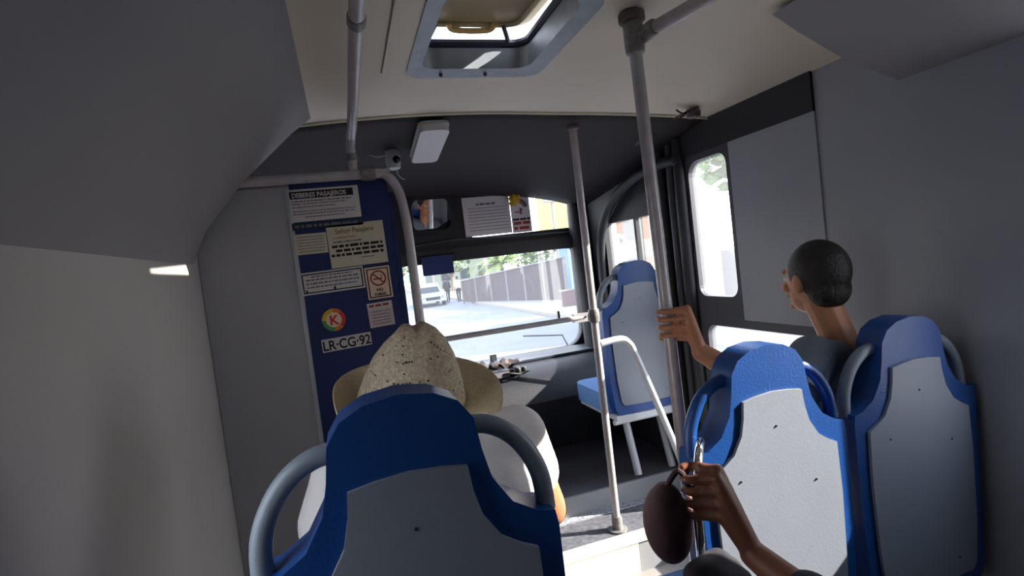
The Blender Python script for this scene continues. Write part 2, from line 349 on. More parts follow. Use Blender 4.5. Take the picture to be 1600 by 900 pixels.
lid = obj('lid', bm, 'hatchlid', h, bev=.006); lid['label'] = 'tan lid raised above the opening'
bm = B(); L = [(a-.495, b-1.495, .094+.03*(b-1.495+.28)/.5) for a, b in rrect(HX0+.05, HX1-.085, HY0, HY1-.10, .05)]; tube(bm, L+L[:1], .009, 8); obj('lid_rib', bm, 'hatchlid', lid, smooth=True)
bm = B(); tube(bm, [(-.09, .16, .118), (-.07, .185, .108), (.04, .185, .108), (.06, .16, .118)], .009, 8, 4); obj('pull_handle', bm, 'tan', lid, smooth=True)
for sxx in (-.13, .09):
    bm = B(); tube(bm, [(sxx-.03 if sxx < 0 else sxx+.03, .215, .075), (sxx, .17, .118)], .008, 8); obj('strut', bm, 'hatchrub', h, smooth=True)
for bx_ in (-.115, .035):
    bm = B(); lathe(bm, [(.006, -.006), (.006, -.014), (.003, -.017)], (bx_, .25, .002), 12); obj('bolt', bm, 'worn', h, smooth=True)

# ================= RAILS =================
def rail(name, label, pts, r=.0175, n=0, m='pole', extra=None):
    bm = B(); b = Vector(pts[-1]); t = thing(name, label, 'handrail', b)
    tube(bm, [Vector(p)-b for p in pts], r, 14, n); obj('tube', bm, m, t, smooth=True)
    for (nm, c, rr, hh, ax) in (extra or []):
        bm = B(); c = Vector(c)-b; lathe(bm, [(rr*.92, -hh), (rr, -hh*.7), (rr, hh*.7), (rr*.92, hh)], c, 16, ax); obj(nm, bm, 'fitting' if nm != 'flange' else 'worn', t, smooth=True)
    return t
rail('ceiling_handrail', 'grey ceiling handrail running forward and bending down to the blue partition', [(.095, .4, .56), (.095, 2.08, .56), (.09, 2.15, .545), (.084, 2.17, .51), (.083, 2.17, .42)], .0175, 0, 'pole',
     [('sleeve', (.095, 1.22, .56), .021, .02, 'Y'), ('sleeve', (.083, 2.17, .47), .022, .014, 'Z')])
rail('partition_handrail', 'grey handrail framing the sign-covered partition and curving down on its right', [(XL+.02, 2.165, .402), (.16, 2.165, .402), (.20, 2.165, .395), (.235, 2.165, .35), (.255, 2.165, .26), (.262, 2.165, 0), (.262, 2.165, -1.32)], .019, 5, 'pole',
     [('clamp', (.135, 2.165, .402), .026, .028, 'X'), ('flange', (.262, 2.165, -1.31), .04, .008, 'Z')])
pb = rail('stanchion', 'thin grey floor-to-ceiling pole standing on the speckled step', [(1.07, 2.26, .585), (1.07, 2.26, -1.32)], .0175, 0, 'pole',
     [('flange', (1.07, 2.26, .573), .03, .01, 'Z'), ('socket', (1.07, 2.26, -1.285), .025, .035, 'Z'), ('clamp', (1.07, 2.26, -.295), .026, .03, 'Z'), ('base_ring', (1.07, 2.26, -1.316), .045, .005, 'Z')])
rail('stanchion', 'thick grey pole with ceiling flange, held by a hand at half height', [(.825, 1.3, .60), (.845, 1.305, -.45), (.86, 1.31, -1.32)], .0175, 0, 'pole',
     [('flange', (.825, 1.3, .615), .036, .013, 'Z'), ('socket', (.826, 1.3, .565), .027, .045, 'Z'), ('flange', (.86, 1.31, -1.31), .04, .008, 'Z')])
rail('ceiling_handrail', 'grey ceiling handrail branching from the top of the thick pole', [(.835, 1.29, .56), (.885, 1.14, .565), (.96, .9, .565), (1.0, .6, .565), (1.0, -2.0, .565)], .0175, 0, 'pole', [('tee', (.845, 1.26, .561), .022, .03, 'Y')])
cb = rail('crossbar', 'thin silver crossbar in front of the windshield', [(.265, 2.18, -.285), (1.05, 2.26, -.295)], .012, 0, 'pole', None)
bm = B(); box(bm, -.085, -.005, -.014, .014, -.02, .02); k = obj('clamp_plate', bm, 'pole', cb, bev=.004)
for dx in (-.03, -.065):
    bm = B(); lathe(bm, [(.005, -.018), (.005, -.013)], (dx, 0, .002), 8, 'Y'); obj('screw', bm, 'wire', cb)
rail('bent_handrail', 'white bent handrail from the thin pole down to the floor beside the blue seat', [(1.085, 2.26, -.43), (1.19, 2.262, -.425), (1.235, 2.265, -.45), (1.27, 2.27, -.52), (1.40, 2.29, -.87), (1.51, 2.32, -1.18), (1.54, 2.33, -1.32)], .0165, 4, 'frame')

# ================= PARTITION AND SIGNS =================
pt = thing('driver_partition', 'navy blue driver partition panel covered with printed notices', 'partition', (.03, 2.19, -1.32))
def local(o, f):
    pass
PX, PYY, PZ = .03, 2.19, -1.32
bm = B(); box(bm, -.158-PX, .205-PX, 0, .03, 0, .39-PZ); obj('panel', bm, 'navy', pt, bev=.006)
bm = B(); box(bm, .205-PX, .222-PX, -.004, .034, 0, .33-PZ); obj('edge_strip', bm, 'bluefab', pt, bev=.003)
lf = thing('side_screen', 'pale grey laminate screen between the blue partition and the left wall', 'screen', (-.33, 2.2, -1.32))
bm = B(); box(bm, -.168, .168, 0, .02, 0, 1.70); obj('panel', bm, 'lamp', lf, bev=.003)
bm = B(); box(bm, .155, .171, -.006, .0, .1, 1.69); obj('edge_bead', bm, 'frame', lf)
SY = 2.186
def sign(name, label, x0, x1, z0, z1, m, rot=0, y=SY, cat='sign', border=None, thick=.002):
    t = thing(name, label, cat, ((x0+x1)/2, y, (z0+z1)/2)); t.rotation_euler = (0, rot, 0)
    w, hh = (x1-x0)/2, (z1-z0)/2
    bm = B(); box(bm, -w, w, -thick, 0, -hh, hh); obj('sheet', bm, m, t)
    if border:
        bm = B(); e = .0045; i = .006
        sheetY(bm, [(-w+i, -hh+i), (w-i, -hh+i), (w-i, hh-i), (-w+i, hh-i)], [[(-w+i+e, -hh+i+e), (w-i-e, -hh+i+e), (w-i-e, hh-i-e), (-w+i+e, hh-i-e)]], -thick-.0008, .0006); obj('border', bm, border, t)
    return t, w, hh
def lines(t, rows, m='inkg', y=-.0032, seed=1):
    """rows of unreadable small print as short ink dashes"""
    rnd = random.Random(seed); bm = B()
    for (x0, x1, z, hh) in rows:
        x = x0
        while x < x1:
            w = rnd.uniform(.5, 2.2)*hh*1.6; box(bm, x, min(x+w, x1), y, y+.0008, z-hh/2, z+hh/2); x += w+hh*.55
    o = obj('small_print', bm, m, t); o['kind'] = 'stuff'; return o
# 1 passengers' duties
t, w, hh = sign('passenger_notice', 'white notice headed with a black PASAJEROS bar at the top of the partition', -.165, .092, .243, .366, 'paper', math.radians(-.4))
bm = B(); box(bm, -w+.005, w-.02, -.003, -.0022, hh-.036, hh-.008); obj('header_bar', bm, 'ink', t)
text('header_text', 'DEBERES PASAJEROS', .0235, 'paper', -w+.012, -.0035, hh-.031, t, bold=.0006, sx=.93)
lines(t, [(-w+.01, w-.03, hh-.046, .005), (-w+.01, w-.05, hh-.056, .004), (-w+.01, w-.09, hh-.068, .004), (-w+.01, w-.02, hh-.084, .004), (-w+.01, w-.02, hh-.094, .004), (-w+.05, w-.06, hh-.106, .004)], 'inkg')
# teal strip
t, w, hh = sign('strip_sticker', 'dark teal lettered strip under the top notice', -.165, .095, .212, .238, 'teal')
lines(t, [(-w+.01, w-.02, 0, .011)], 'inkg', seed=4)
# 2 yellowed
t, w, hh = sign('large_notice', 'large yellowed notice with three bold black lines in the middle of the partition', -.045, .17, .055, .222, 'paper2', math.radians(-.8))
text('heading', 'Señor Pasajero', .027, 'inkb', -w+.03, -.003, hh-.036, t, bold=.0004, sx=.9)
lines(t, [(-w+.02, w-.11, hh-.052, .004)], 'inkb', seed=3); lines(t, [(-w+.02, w-.09, hh-.068, .006)], 'inkg', seed=8)
lines(t, [(-w+.012, w-.012, hh-.085, .010), (-w+.025, w-.01, hh-.102, .010), (-w+.006, w-.012, hh-.119, .010)], 'ink', seed=9); lines(t, [(w-.10, w-.05, hh-.136, .004)], 'inkg', seed=3)
t, w, hh = sign('small_notice', 'small yellowed notice of fine lines at the left edge of the partition', -.165, -.048, .118, .196, 'paper2')
lines(t, [(-w+.01, w-.01, hh-.012-.011*i, .003) for i in range(6)], 'inkg', seed=5)
# 3 two line framed notice
t, w, hh = sign('framed_notice', 'white black-edged notice beside the no smoking sign', -.163, .071, -.036, .05, 'paper', math.radians(-1), border='ink')
lines(t, [(-w+.04, w-.04, hh-.018, .005), (-w+.02, w-.02, hh-.03, .006), (-w+.02, w-.02, hh-.044, .006), (-w+.02, w-.03, hh-.058, .005)], 'inkg', seed=6)
lines(t, [(-w+.015, -w+.022, -hh+.014, .01), (0, .008, -hh+.016, .012)], 'ink', seed=2)
# no smoking
t, w, hh = sign('no_smoking_sign', 'square no smoking sign with a red ring on the partition', .076, .172, -.085, .042, 'peach', math.radians(-1), border='ink')
bm = B(); N_ = 28
for k in range(N_):
    a, b = 2*PI*k/N_, 2*PI*(k+1)/N_
    quad(bm, (.031*math.cos(a), -.0035, .018+.031*math.sin(a)), (.031*math.cos(b), -.0035, .018+.031*math.sin(b)), (.025*math.cos(b), -.0035, .018+.025*math.sin(b)), (.025*math.cos(a), -.0035, .018+.025*math.sin(a)))
quad(bm, (-.022, -.0036, .036), (-.018, -.0036, .04), (.022, -.0036, 0), (.018, -.0036, -.004)); obj('red_ring', bm, 'inkr', t)
bm = B(); box(bm, -.019, .014, -.0034, -.0026, .013, .019); tube(bm, [(.014, -.003, .018), (.016, -.003, .026), (.012, -.003, .032)], .0015, 5); obj('cigarette', bm, 'inkr', t)
text('caption', 'NO', .016, 'ink', 0, -.003, -.033, t, bold=.0005, align='CENTER'); text('caption', 'FUMAR', .014, 'ink', 0, -.003, -.05, t, bold=.0005, align='CENTER')
# lower pink sheet
t, w, hh = sign('pink_header_notice', 'pinkish notice with dark header under the no smoking sign', .068, .165, -.195, -.098, 'paper3', math.radians(-2))
bm = B(); box(bm, -w, w, -.003, -.0022, hh-.026, hh); obj('header_bar', bm, 'paper', t)
lines(t, [(-w+.008, w-.008, hh-.012, .009)], 'inkr', y=-.004, seed=12); lines(t, [(-w+.012, w-.012, hh-.036-.012*i, .0035) for i in range(5)], 'inkg', seed=13)
# K logo
kl = thing('round_logo_sticker', 'round rainbow-edged sticker with a red letter K', 'sticker', (-.062, SY-.001, -.143))
bm = B(); lathe(bm, [(.043, 0), (.043, -.0015)], (0, 0, 0), 32, 'Y'); obj('disc', bm, 'orange', kl)
cols = ['redp', 'redp', 'orange', 'yellow', 'yellow', 'green', 'green', 'orange']
for q in range(8):
    bm = B()
    for s in range(4):
        a = -PI/4+(q+s/4)*PI/4; b = a+PI/16
        quad(bm, (.044*math.cos(a), -.002, .044*math.sin(a)), (.044*math.cos(b), -.002, .044*math.sin(b)), (.028*math.cos(b), -.002, .028*math.sin(b)), (.028*math.cos(a), -.002, .028*math.sin(a)))
    obj('ring_segment', bm, cols[q], kl)
bm = B(); lathe(bm, [(.029, -.0021), (.029, -.0025)], (0, 0, 0), 28, 'Y'); obj('inner_disc', bm, 'peach', kl)
text('letter', 'K', .05, 'redp', 0, -.0035, -.018, kl, bold=.0016, align='CENTER')
# plate
t, w, hh = sign('number_plate', 'white plate reading LR-CG-92 low on the partition', -.118, .067, -.262, -.212, 'paper', math.radians(-1.5))
text('plate_text', 'LR·CG·92', .052, 'ink', 0, -.003, -.019, t, bold=.0011, align='CENTER', sx=.86)

# header notices (in front of the destination window)
t, w, hh = sign('windshield_notice', 'large white printed notice on the panel above the windshield', .795, 1.122, .193, .452, 'paper', 0, HY-.004)
lines(t, [(-.07, .07, hh-.05, .013)], 'inkg', seed=21)
lines(t, [(-w+.035, w-.02, hh-.075-.021*i, .0045) for i in range(8)], 'inkg', seed=22)
t, w, hh = sign('alarm_sticker', 'white sticker with red lettering and black arcs beside the large notice', 1.125, 1.265, .188, .452, 'paper', 0, HY-.004)
bm = B(); box(bm, -w+.004, w-.004, -.003, -.0022, -hh+.004, -hh+.1); obj('text_block', bm, 'paper3', t)
lines(t, [(-w+.01, w-.008, -hh+.09, .013)], 'ink', y=-.004, seed=23)
lines(t, [(-w+.012, w-.012, -hh+.064, .02), (-w+.012, w-.01, -hh+.03, .02)], 'inkr', y=-.004, seed=24)
for r in (.045, .033, .021):
    bm = B(); tube(bm, [(r*math.cos(a), -.003, .045+r*math.sin(a)) for a in [math.radians(-10+16*k) for k in range(8)]], .0035, 5); obj('arc', bm, 'ink' if r > .03 else 'inkr', t)
bm = B(); tube(bm, [(-.045, -.003, .01), (-.01, -.003, .005)], .003, 5); tube(bm, [(.005, -.003, .03), (.0, -.003, -.01)], .006, 6); obj('figure', bm, 'inkr', t)
# yellow ornament hanging
t = thing('yellow_ornament', 'yellow paper bird-like ornament hanging over the sticker', 'ornament', (1.152, HY-.04, .415)); t.scale = (.75, .75, .9)
bm = B()
for k in range(7):
    a = math.radians(-20+k*36); c_ = Vector((.03*math.cos(a), -.01*math.sin(3*a), .03*math.sin(a)-.01))
    v = [bm.verts.new(c_+Vector((.03*math.cos(a+s), .008*u, .035*math.sin(a+s)))) for s, u in ((0, 1), (.9, -1), (2.2, 1), (3.6, -1))]
    bm.faces.new(v)
    bm.faces.new([bm.verts.new(x.co+Vector((0, .004, 0))) for x in reversed(v)])
lathe(bm, [(.004, .07), (.018, .045), (.026, .01), (.022, -.02), (.01, -.05)], (0, 0, -.005), 10); obj('petals', bm, 'yell', t)
bm = B(); tube(bm, [(0, 0, .06), (.005, 0, .11)], .0025, 6); obj('string', bm, 'yell', t)
# interior mirror
t = thing('interior_mirror', 'rounded rectangular interior mirror above the windshield reflecting the cabin', 'mirror', (.58, HY-.02, .358))
bm = B(); sheetY(bm, rrect(-.145, .145, -.118, .118, .05), [rrect(-.122, .122, -.098, .098, .04)], -.02, .04); obj('frame', bm, 'char', t, bev=.004)
bm = B(); sheetY(bm, rrect(-.124, .124, -.1, .1, .04), [], 0, .004); g = obj('glass', bm, 'mirror', t)
g.rotation_euler = (math.radians(11), 0, math.radians(6))
# blue folded visor
t = thing('sun_visor', 'folded dark blue sun visor at the top left of the windshield', 'sun visor', (.575, 3.44, .045))
bm = B(); box(bm, -.1, .1, -.01, .012, -.075, .045); obj('flap', bm, 'bluefab', t, bev=.01)
bm = B(); tube(bm, [(-.11, 0, .045), (.11, 0, .045)], .009, 8); obj('hinge_rod', bm, 'wire', t, smooth=True)

# lamp on the dome
t = thing('ceiling_lamp', 'long white plastic lamp cover on the dark front dome', 'lamp', (.435, 2.43, .585))
t.rotation_euler = (math.radians(-7.5), 0, 0)
bm = B(); sheetZ(bm, rrect(-.062, .062, -.2, .2, .03), [], -.035, .035); obj('cover', bm, 'plastic', t, bev=.012, smooth=True)
bm = B(); sheetZ(bm, rrect(-.066, .066, -.205, .205, .032), [], -.006, .012); obj('base', bm, 'camw', t)
# dome security camera
t = thing('security_camera', 'small white security camera hanging from the dark dome beside the lamp', 'camera', (.285, 2.6, .565))
bm = B(); lathe(bm, [(.022, .03), (.03, .02), (.03, .005)], (0, 0, 0), 20); obj('mount', bm, 'camw', t, smooth=True)
bm = B(); lathe(bm, [(.02, -.05), (.031, -.045), (.036, -.01), (.034, .02), (.024, .035)], (0, -.01, -.02), 20); obj('housing', bm, 'camw', t, smooth=True, bev=0)
bm = B(); lathe(bm, [(.002, -.05), (.016, -.044), (.02, -.03)], (.012, -.005, -.03), 16, 'Y'); obj('lens', bm, 'lens', t, smooth=True)
bm = B(); tube(bm, [(-.03, 0, .0), (-.07, .0, -.005), (-.1, .02, .01)], .0025, 6, 4); obj('cable', bm, 'camw', t, smooth=True); bm = B(); tube(bm, [(.01, 0, -.06), (.02, 0, -.1), (.045, 0, -.12)], .0025, 6, 4); obj('cable', bm, 'camw', t, smooth=True)
# loose wires at right ceiling corner
t = thing('loose_wires', 'tuft of loose dark wires poking from the ceiling edge at right', 'wires', (1.5, 1.98, .535))
for k in range(7):
    bm = B(); a = k*.9; tube(bm, [(0, 0, .02), (.03*math.cos(a)-.02, .02*math.sin(a), .0), (.06*math.cos(a)-.03, .03*math.sin(a), .02*math.sin(2*a))], .004, 6, 4); obj('wire', bm, 'wire' if k % 3 else 'bld', t, smooth=True)
bm = B(); lathe(bm, [(.005, -.02), (.028, -.015), (.03, .01), (.01, .02)], (.01, 0, -.0), 12); obj('connector', bm, 'worn', t, smooth=True)
t = thing('hanging_wire', 'thin loose wire hanging over the upper window corner', 'wire', (1.4, 3.42, .47))
bm = B(); tube(bm, [(.06, 0, 0), (.0, .0, -.03), (-.04, .02, -.01), (-.08, .02, -.06), (-.11, .03, -.03)], .003, 6, 5); obj('strand', bm, 'camw', t, smooth=True)

# ================= SEATS =================
def make_seat(label, detail=True, group=None):
    t = thing('bus_seat', label, 'seat', (0, 0, 0), 0, group)
    half = [(0, 1.15), (.05, 1.143), (.085, 1.125), (.105, 1.095), (.112, 1.045), (.122, 1.0), (.15, .955), (.19, .93), (.216, .925), (.22, .90), (.22, .75), (.214, .55), (.2, .40), (.18, .37), (0, .365)]
    out = half+[(-x, z) for x, z in half[-2:0:-1]]
    bm = B(); sheetY(bm, out, [], 0, .075); obj('backrest', bm, 'blue', t, bev=.016, smooth=True, seg=3)
    hp = [(0, 1.038), (.05, 1.034), (.086, 1.028), (.09, .99), (.10, .95), (.125, .91), (.155, .89), (.18, .878), (.184, .75), (.178, .55), (.166, .44), (.15, .42), (0, .415)]
    pn = hp+[(-x, z) for x, z in hp[-2:0:-1]]
    bm = B(); sheetY(bm, pn, [], -.008, .012); sh = obj('back_panel', bm, 'shell', t, bev=.003, smooth=True)
    for (x, z) in ((-.115, .845), (.105, .80), (0, .955), (.1, .47)):
        bm = B(); lathe(bm, [(.003, 0), (.002, -.002)], (x, -.0085, z), 8, 'Y'); obj('rivet', bm, 'wire', sh)
    for s in (-1, 1):
        bm = B(); tube(bm, [(s*.092, .035, 1.078), (s*.13, .035, 1.072), (s*.165, .035, 1.05), (s*.192, .035, 1.015), (s*.209, .035, .97), (s*.213, .035, .915)], .0155, 12, 5); obj('grab_handle', bm, 'handle', t, smooth=True)
    bm = B(); sheetZ(bm, rrect(-.215, .215, .06, .48, [.06, .06, .03, .03]), [], .37, .1); obj('cushion', bm, 'blue2', t, bev=.03, smooth=True, seg=3)
    bm = B(); box(bm, -.2, .2, .0, .44, .345, .372); obj('seat_base', bm, 'frame', t, bev=.006)
    bm = B(); tube(bm, [(-.21, .02, .335), (.21, .02, .335)], .014, 10); obj('rear_rail', bm, 'frame', t, smooth=True)
    for s in (-.06, .15):
        bm = B(); tube(bm, [(s, .2, .345), (s, .1, 0)], .02, 10); obj('leg', bm, 'frame', t, smooth=True)
    return t
s0 = make_seat('near blue bus seat with dark grey back shell filling the foreground')
def place_seat(x, y, z, rz, label, group=None, first=False):
    o = s0 if first else copy_tree(s0)
    o.location = (x, y, z); o.rotation_euler = (0, 0, rz); o['label'] = label
    if group: o['group'] = group
    return o
place_seat(.05, .78, -1.32, 0, 'near blue bus seat with dark grey back shell carrying the passenger in the hat', first=True)
fs = place_seat(1.42, 2.44, -1.22, 0, 'blue bus seat with grey back beyond the thin pole, on the front platform')
for c in kids(fs):
    if c.name.startswith('leg'): c.rotation_euler = (0, 0, 0)
ra = place_seat(.93, 1.04, -1.42, 0, 'blue aisle seat cut off at the lower right, gripped by a hand')
for c in kids(ra):
    if c.name.startswith('cushion'): c.scale = (1, .62, 1)
    if c.name.startswith('grab_handle'):
        c.data = c.data.copy(); c.data.materials.clear(); c.data.materials.append(M['blue']); c['label'] = 'blue grab handle'
place_seat(1.40, 1.04, -1.42, 0, 'blue window seat at right carrying the passenger in grey blue')
place_seat(-.1, 2.33, -1.22, 0, 'driver seat hidden behind the blue partition')
place_seat(.95, .0, -1.42, 0, 'blue seat of the passenger in dark clothes at lower right')

# ================= PEOPLE =================
def capsule(bm, a, b, ra, rb, seg=12):
    a, b = Vector(a), Vector(b); d = b-a; L_ = d.length
    if L_ < 1e-5: d = Vector((0, 0, 1)); L_ = 0
    q = (d.normalized() if L_ else d).to_track_quat('Z', 'Y')
    rings = []
    n = 4
    prof = [(ra*math.cos(t), -ra*math.sin(t)) for t in [PI/2*(1-k/n) for k in range(n+1)]]
    prof += [(rb*math.cos(t), L_+rb*math.sin(t)) for t in [PI/2*k/n for k in range(n+1)]]
    for r, hh in prof:
        if r < 1e-5: rings.append([bm.verts.new(a+q @ Vector((0, 0, hh)))])
        else: rings.append([bm.verts.new(a+q @ Vector((r*math.cos(2*PI*k/seg), r*math.sin(2*PI*k/seg), hh))) for k in range(seg)])
    for A, Bq in zip(rings, rings[1:]):
        for k in range(seg):
            j = (k+1) % seg
            if len(A) == 1: bm.faces.new((A[0], Bq[j], Bq[k]))
            elif len(Bq) == 1: bm.faces.new((A[k], A[j], Bq[0]))
            else: bm.faces.new((A[k], A[j], Bq[j], Bq[k]))
def ellip(bm, c, r, rot=None):
    m = Matrix.Translation(c) @ (rot.to_4x4() if rot else Matrix()) @ Matrix.Diagonal((*r, 1))
    bmesh.ops.create_icosphere(bm, subdivisions=3, radius=1, matrix=m)
def fuse(name, bm, m, parent, voxel=.006, smooth=6):
    o = obj(name, bm, m)
    r = o.modifiers.new('r', 'REMESH'); r.mode = 'VOXEL'; r.voxel_size = voxel
    if smooth: s = o.modifiers.new('s', 'SMOOTH'); s.iterations = smooth; s.factor = .5
    bpy.context.view_layer.update()
    me = bpy.data.meshes.new_from_object(o.evaluated_get(bpy.context.evaluated_depsgraph_get())); me.name = name
    old = o.data; o.modifiers.clear(); o.data = me; bpy.data.meshes.remove(old)
    for p in me.polygons: p.use_smooth = True
    if not me.materials: me.materials.append(M[m])
    o.parent = parent
    return o
def mid(a, b, t=.5): return Vector(a).lerp(Vector(b), t)
def grip_hand(bm, P, axis, wrist, r, turn=1, spread=.0225, sc=1.0):
    """five fingers closed round a bar through P along axis; the palm comes from the wrist"""
    P = Vector(P); ax = Vector(axis).normalized(); w = Vector(wrist)
    d = (w-P); d = (d-d.dot(ax)*ax).normalized(); s = ax.cross(d)*turn
    R_ = r+.009*sc; pts = []
    for i in range(4):
        off = ax*(1.5-i)*spread*sc
        n = 7; span = math.radians([205, 225, 225, 195][i]); a0 = math.radians(15)
        ch = []
        for k in range(n+1):
            a = a0+span*k/n; ch.append(P+off+(d*math.cos(a)+s*math.sin(a))*(R_+(.004 if k == 0 else 0)))
        for k in range(n): capsule(bm, ch[k], ch[k+1], (.0092-.0004*k)*sc, (.0092-.0004*(k+1))*sc, 8)
        pts.append(ch[0])
        kn = P+off*1.05+d*(R_+.03)+s*.012
        capsule(bm, kn, ch[1], .0105*sc, .0092*sc, 8); capsule(bm, w, kn, .020*sc, .0115*sc, 8)
    # thumb, the other way round, lower edge
    b = P+ax*(1.9*spread)*sc+d*(R_+.028)-s*.004; ch = [b]
    for k in range(5):
        a = math.radians(-25-k*32); ch.append(P+ax*(1.6*spread+.01)*sc+(d*math.cos(a)+s*math.sin(a))*(R_+.002))
    for k in range(5): capsule(bm, ch[k], ch[k+1], (.0125-.0006*k)*sc, (.0119-.0006*k)*sc, 8)
    capsule(bm, w, b, .02*sc, .015*sc, 8)
def rest_hand(bm, w, fwd, side, sc=1.0, curl=.5):
    w = Vector(w); f = Vector(fwd).normalized(); s = Vector(side).normalized(); u = f.cross(s)
    if u.z < 0: u = -u
    for i in range(4):
        k = w+f*.085*sc+s*(1.5-i)*.020*sc
        capsule(bm, w+s*(1.5-i)*.008, k, .018*sc, .012*sc, 8)
        L_ = [.034, .04, .038, .028][i]*sc; p = k; dr_ = f.copy()
        for q in range(3):
            dr_ = (dr_-u*curl*.5).normalized(); n = p+dr_*L_*(1-.15*q); capsule(bm, p, n, (.0095-.0008*q)*sc, (.0088-.0008*q)*sc, 8); p = n
    b = w+f*.03+s*.028; capsule(bm, w, b, .018, .014, 8); c_ = b+(f*.6+s*.7).normalized()*.04; capsule(bm, b, c_, .012, .0105, 8); capsule(bm, c_, c_+(f*.9+s*.2-u*.3).normalized()*.03, .0105, .009, 8)
def person(name, label, J, skin, shirt, trousers, hair='hair', sleeve=1.0, hands=None, voxel=.006, face=(0, 1, 0), hairy=True, sc=1.0, shoes=True, legs=True):
    t = thing(name, label, 'person', (J['pelvis'][0], J['pelvis'][1], J['floor']))
    O = Vector(t.location); V = {k: Vector(v)-O for k, v in J.items() if k != 'floor'}
    bm = B(); V['floor'] = 0
    f = Vector(face).normalized()
    # trunk
    p, c_, nk, hd = V['pelvis'], V['chest'], V['neck'], V['head']
    ac = (V['shL']-V['shR']); ac = ac.normalized()
    for s in (-1, 1):
        capsule(bm, p+ac*s*.075*sc, mid(p, c_)+ac*s*.06*sc, .095*sc, .088*sc); capsule(bm, mid(p, c_)+ac*s*.06*sc, c_+ac*s*.075*sc, .088*sc, .098*sc)
        capsule(bm, c_+ac*s*.06*sc, mid(c_, nk, .75)+ac*s*.05, .09*sc, .05*sc)
    capsule(bm, mid(c_, nk, .6), nk, .055*sc, .05*sc); capsule(bm, nk, hd-Vector((0, 0, .03)), .05*sc, .052*sc)
    # head and face
    q = Vector((0, 1, 0)).rotation_difference(f).to_matrix()
    ellip(bm, hd+q @ Vector((0, -.005, .012))*sc, (.073*sc, .092*sc, .1*sc), q); ellip(bm, hd+q @ Vector((0, .03, -.045))*sc, (.052*sc, .058*sc, .062*sc), q)
    capsule(bm, hd+q @ Vector((0, .088, .012))*sc, hd+q @ Vector((0, .108, -.022))*sc, .009*sc, .0135*sc, 8)
    for s in (-1, 1):
        ellip(bm, hd+q @ Vector((s*.076, -.005, -.005))*sc, (.01*sc, .02*sc, .032*sc), q); capsule(bm, hd+q @ Vector((s*.014, .088, .03))*sc, hd+q @ Vector((s*.045, .076, .03))*sc, .008*sc, .008*sc, 8)
        ellip(bm, hd+q @ Vector((s*.035, .07, -.02))*sc, (.022*sc, .02*sc, .02*sc), q)
    ellip(bm, hd+q @ Vector((0, .082, -.083))*sc, (.022*sc, .016*sc, .016*sc), q)
    for s in 'LR':
        sh, el, wr_ = V['sh'+s], V['el'+s], V['wr'+s]
        capsule(bm, c_+(sh-c_)*.45+Vector((0, 0, .03)), sh, .065*sc, .055*sc); capsule(bm, sh, el, .052*sc, .040*sc); capsule(bm, el, mid(el, wr_, .35), .039*sc, .038*sc); capsule(bm, mid(el, wr_, .35), wr_, .038*sc, .026*sc)
        if hands and s in hands: hands[s](bm, wr_, O)
        else:
            fw = (wr_-el).normalized(); rest_hand(bm, wr_, fw, (Vector((1, 0, 0)) if s == 'L' else Vector((-1, 0, 0)))*(-1), sc)
        if legs:
            hp, kn, an = V['hip'+s], V['kn'+s], V['an'+s]
            capsule(bm, hp, kn, .085*sc, .058*sc); capsule(bm, kn, mid(kn, an, .35), .057*sc, .056*sc); capsule(bm, mid(kn, an, .35), an, .055*sc, .036*sc); capsule(bm, an, an+Vector((0, .13, -.045))*sc, .036*sc, .028*sc)
    body = fuse('body', bm, skin, t, voxel, 3 if voxel < .0045 else 6)
    # eyes, lips
    for s in (-1, 1):
        bm = B(); ellip(bm, hd+q @ Vector((s*.031, .0775, .006))*sc, (.0135*sc, .009*sc, .0075*sc), q); e = obj('eye', bm, 'eye', t, smooth=2)
        bm = B(); ellip(bm, hd+q @ Vector((s*.031, .085, .006))*sc, (.006*sc, .003*sc, .006*sc), q); obj('iris', bm, 'iris', e, smooth=2)
    bm = B(); ellip(bm, hd+q @ Vector((0, .0895, -.052))*sc, (.023*sc, .007*sc, .0065*sc), q); obj('mouth', bm, 'lip', t, smooth=2)
    # shirt
    bm = B(); e = .013
    for s in (-1, 1):
        capsule(bm, p+ac*s*.078*sc, mid(p, c_)+ac*s*.065*sc, .1*sc+e, .095*sc+e); capsule(bm, mid(p, c_)+ac*s*.065*sc, c_+ac*s*.08*sc, .095*sc+e, .10*sc+e)
        capsule(bm, c_+ac*s*.06*sc, mid(c_, nk, .72)+ac*s*.045, .092*sc+e, .05*sc+e)
    for s in 'LR':
        sh, el, wr_ = V['sh'+s], V['el'+s], V['wr'+s]
        capsule(bm, c_+(sh-c_)*.45+Vector((0, 0, .03)), sh, .067*sc+e, .056*sc+e)
        capsule(bm, sh, mid(sh, el, min(1, sleeve)), .055*sc+e, .050*sc+e)
        if sleeve > 1: capsule(bm, el, mid(el, wr_, sleeve-1), .044*sc+e, .036*sc+e)
    fuse('shirt' if sleeve < 1 else 'jumper', bm, shirt, t, .008, 8)
    if legs:
        bm = B()
        capsule(bm, p+ac*.06-Vector((0, 0, .03)), p-ac*.06-Vector((0, 0, .03)), .112*sc, .112*sc)
        for s in 'LR':
            hp, kn, an = V['hip'+s], V['kn'+s], V['an'+s]
            capsule(bm, hp, kn, .098*sc, .073*sc); capsule(bm, kn, mid(kn, an, .85), .072*sc, .055*sc)
        fuse('trousers', bm, trousers, t, .01, 6)
        if shoes:
            for s in 'LR':
                an = V['an'+s]; bm = B(); capsule(bm, an+Vector((0, -.02, -.045)), an+Vector((0, .15, -.055)), .045, .038); capsule(bm, an, an+Vector((0, 0, -.03)), .046, .044); fuse('shoe', bm, 'shoe', t, .008, 4)
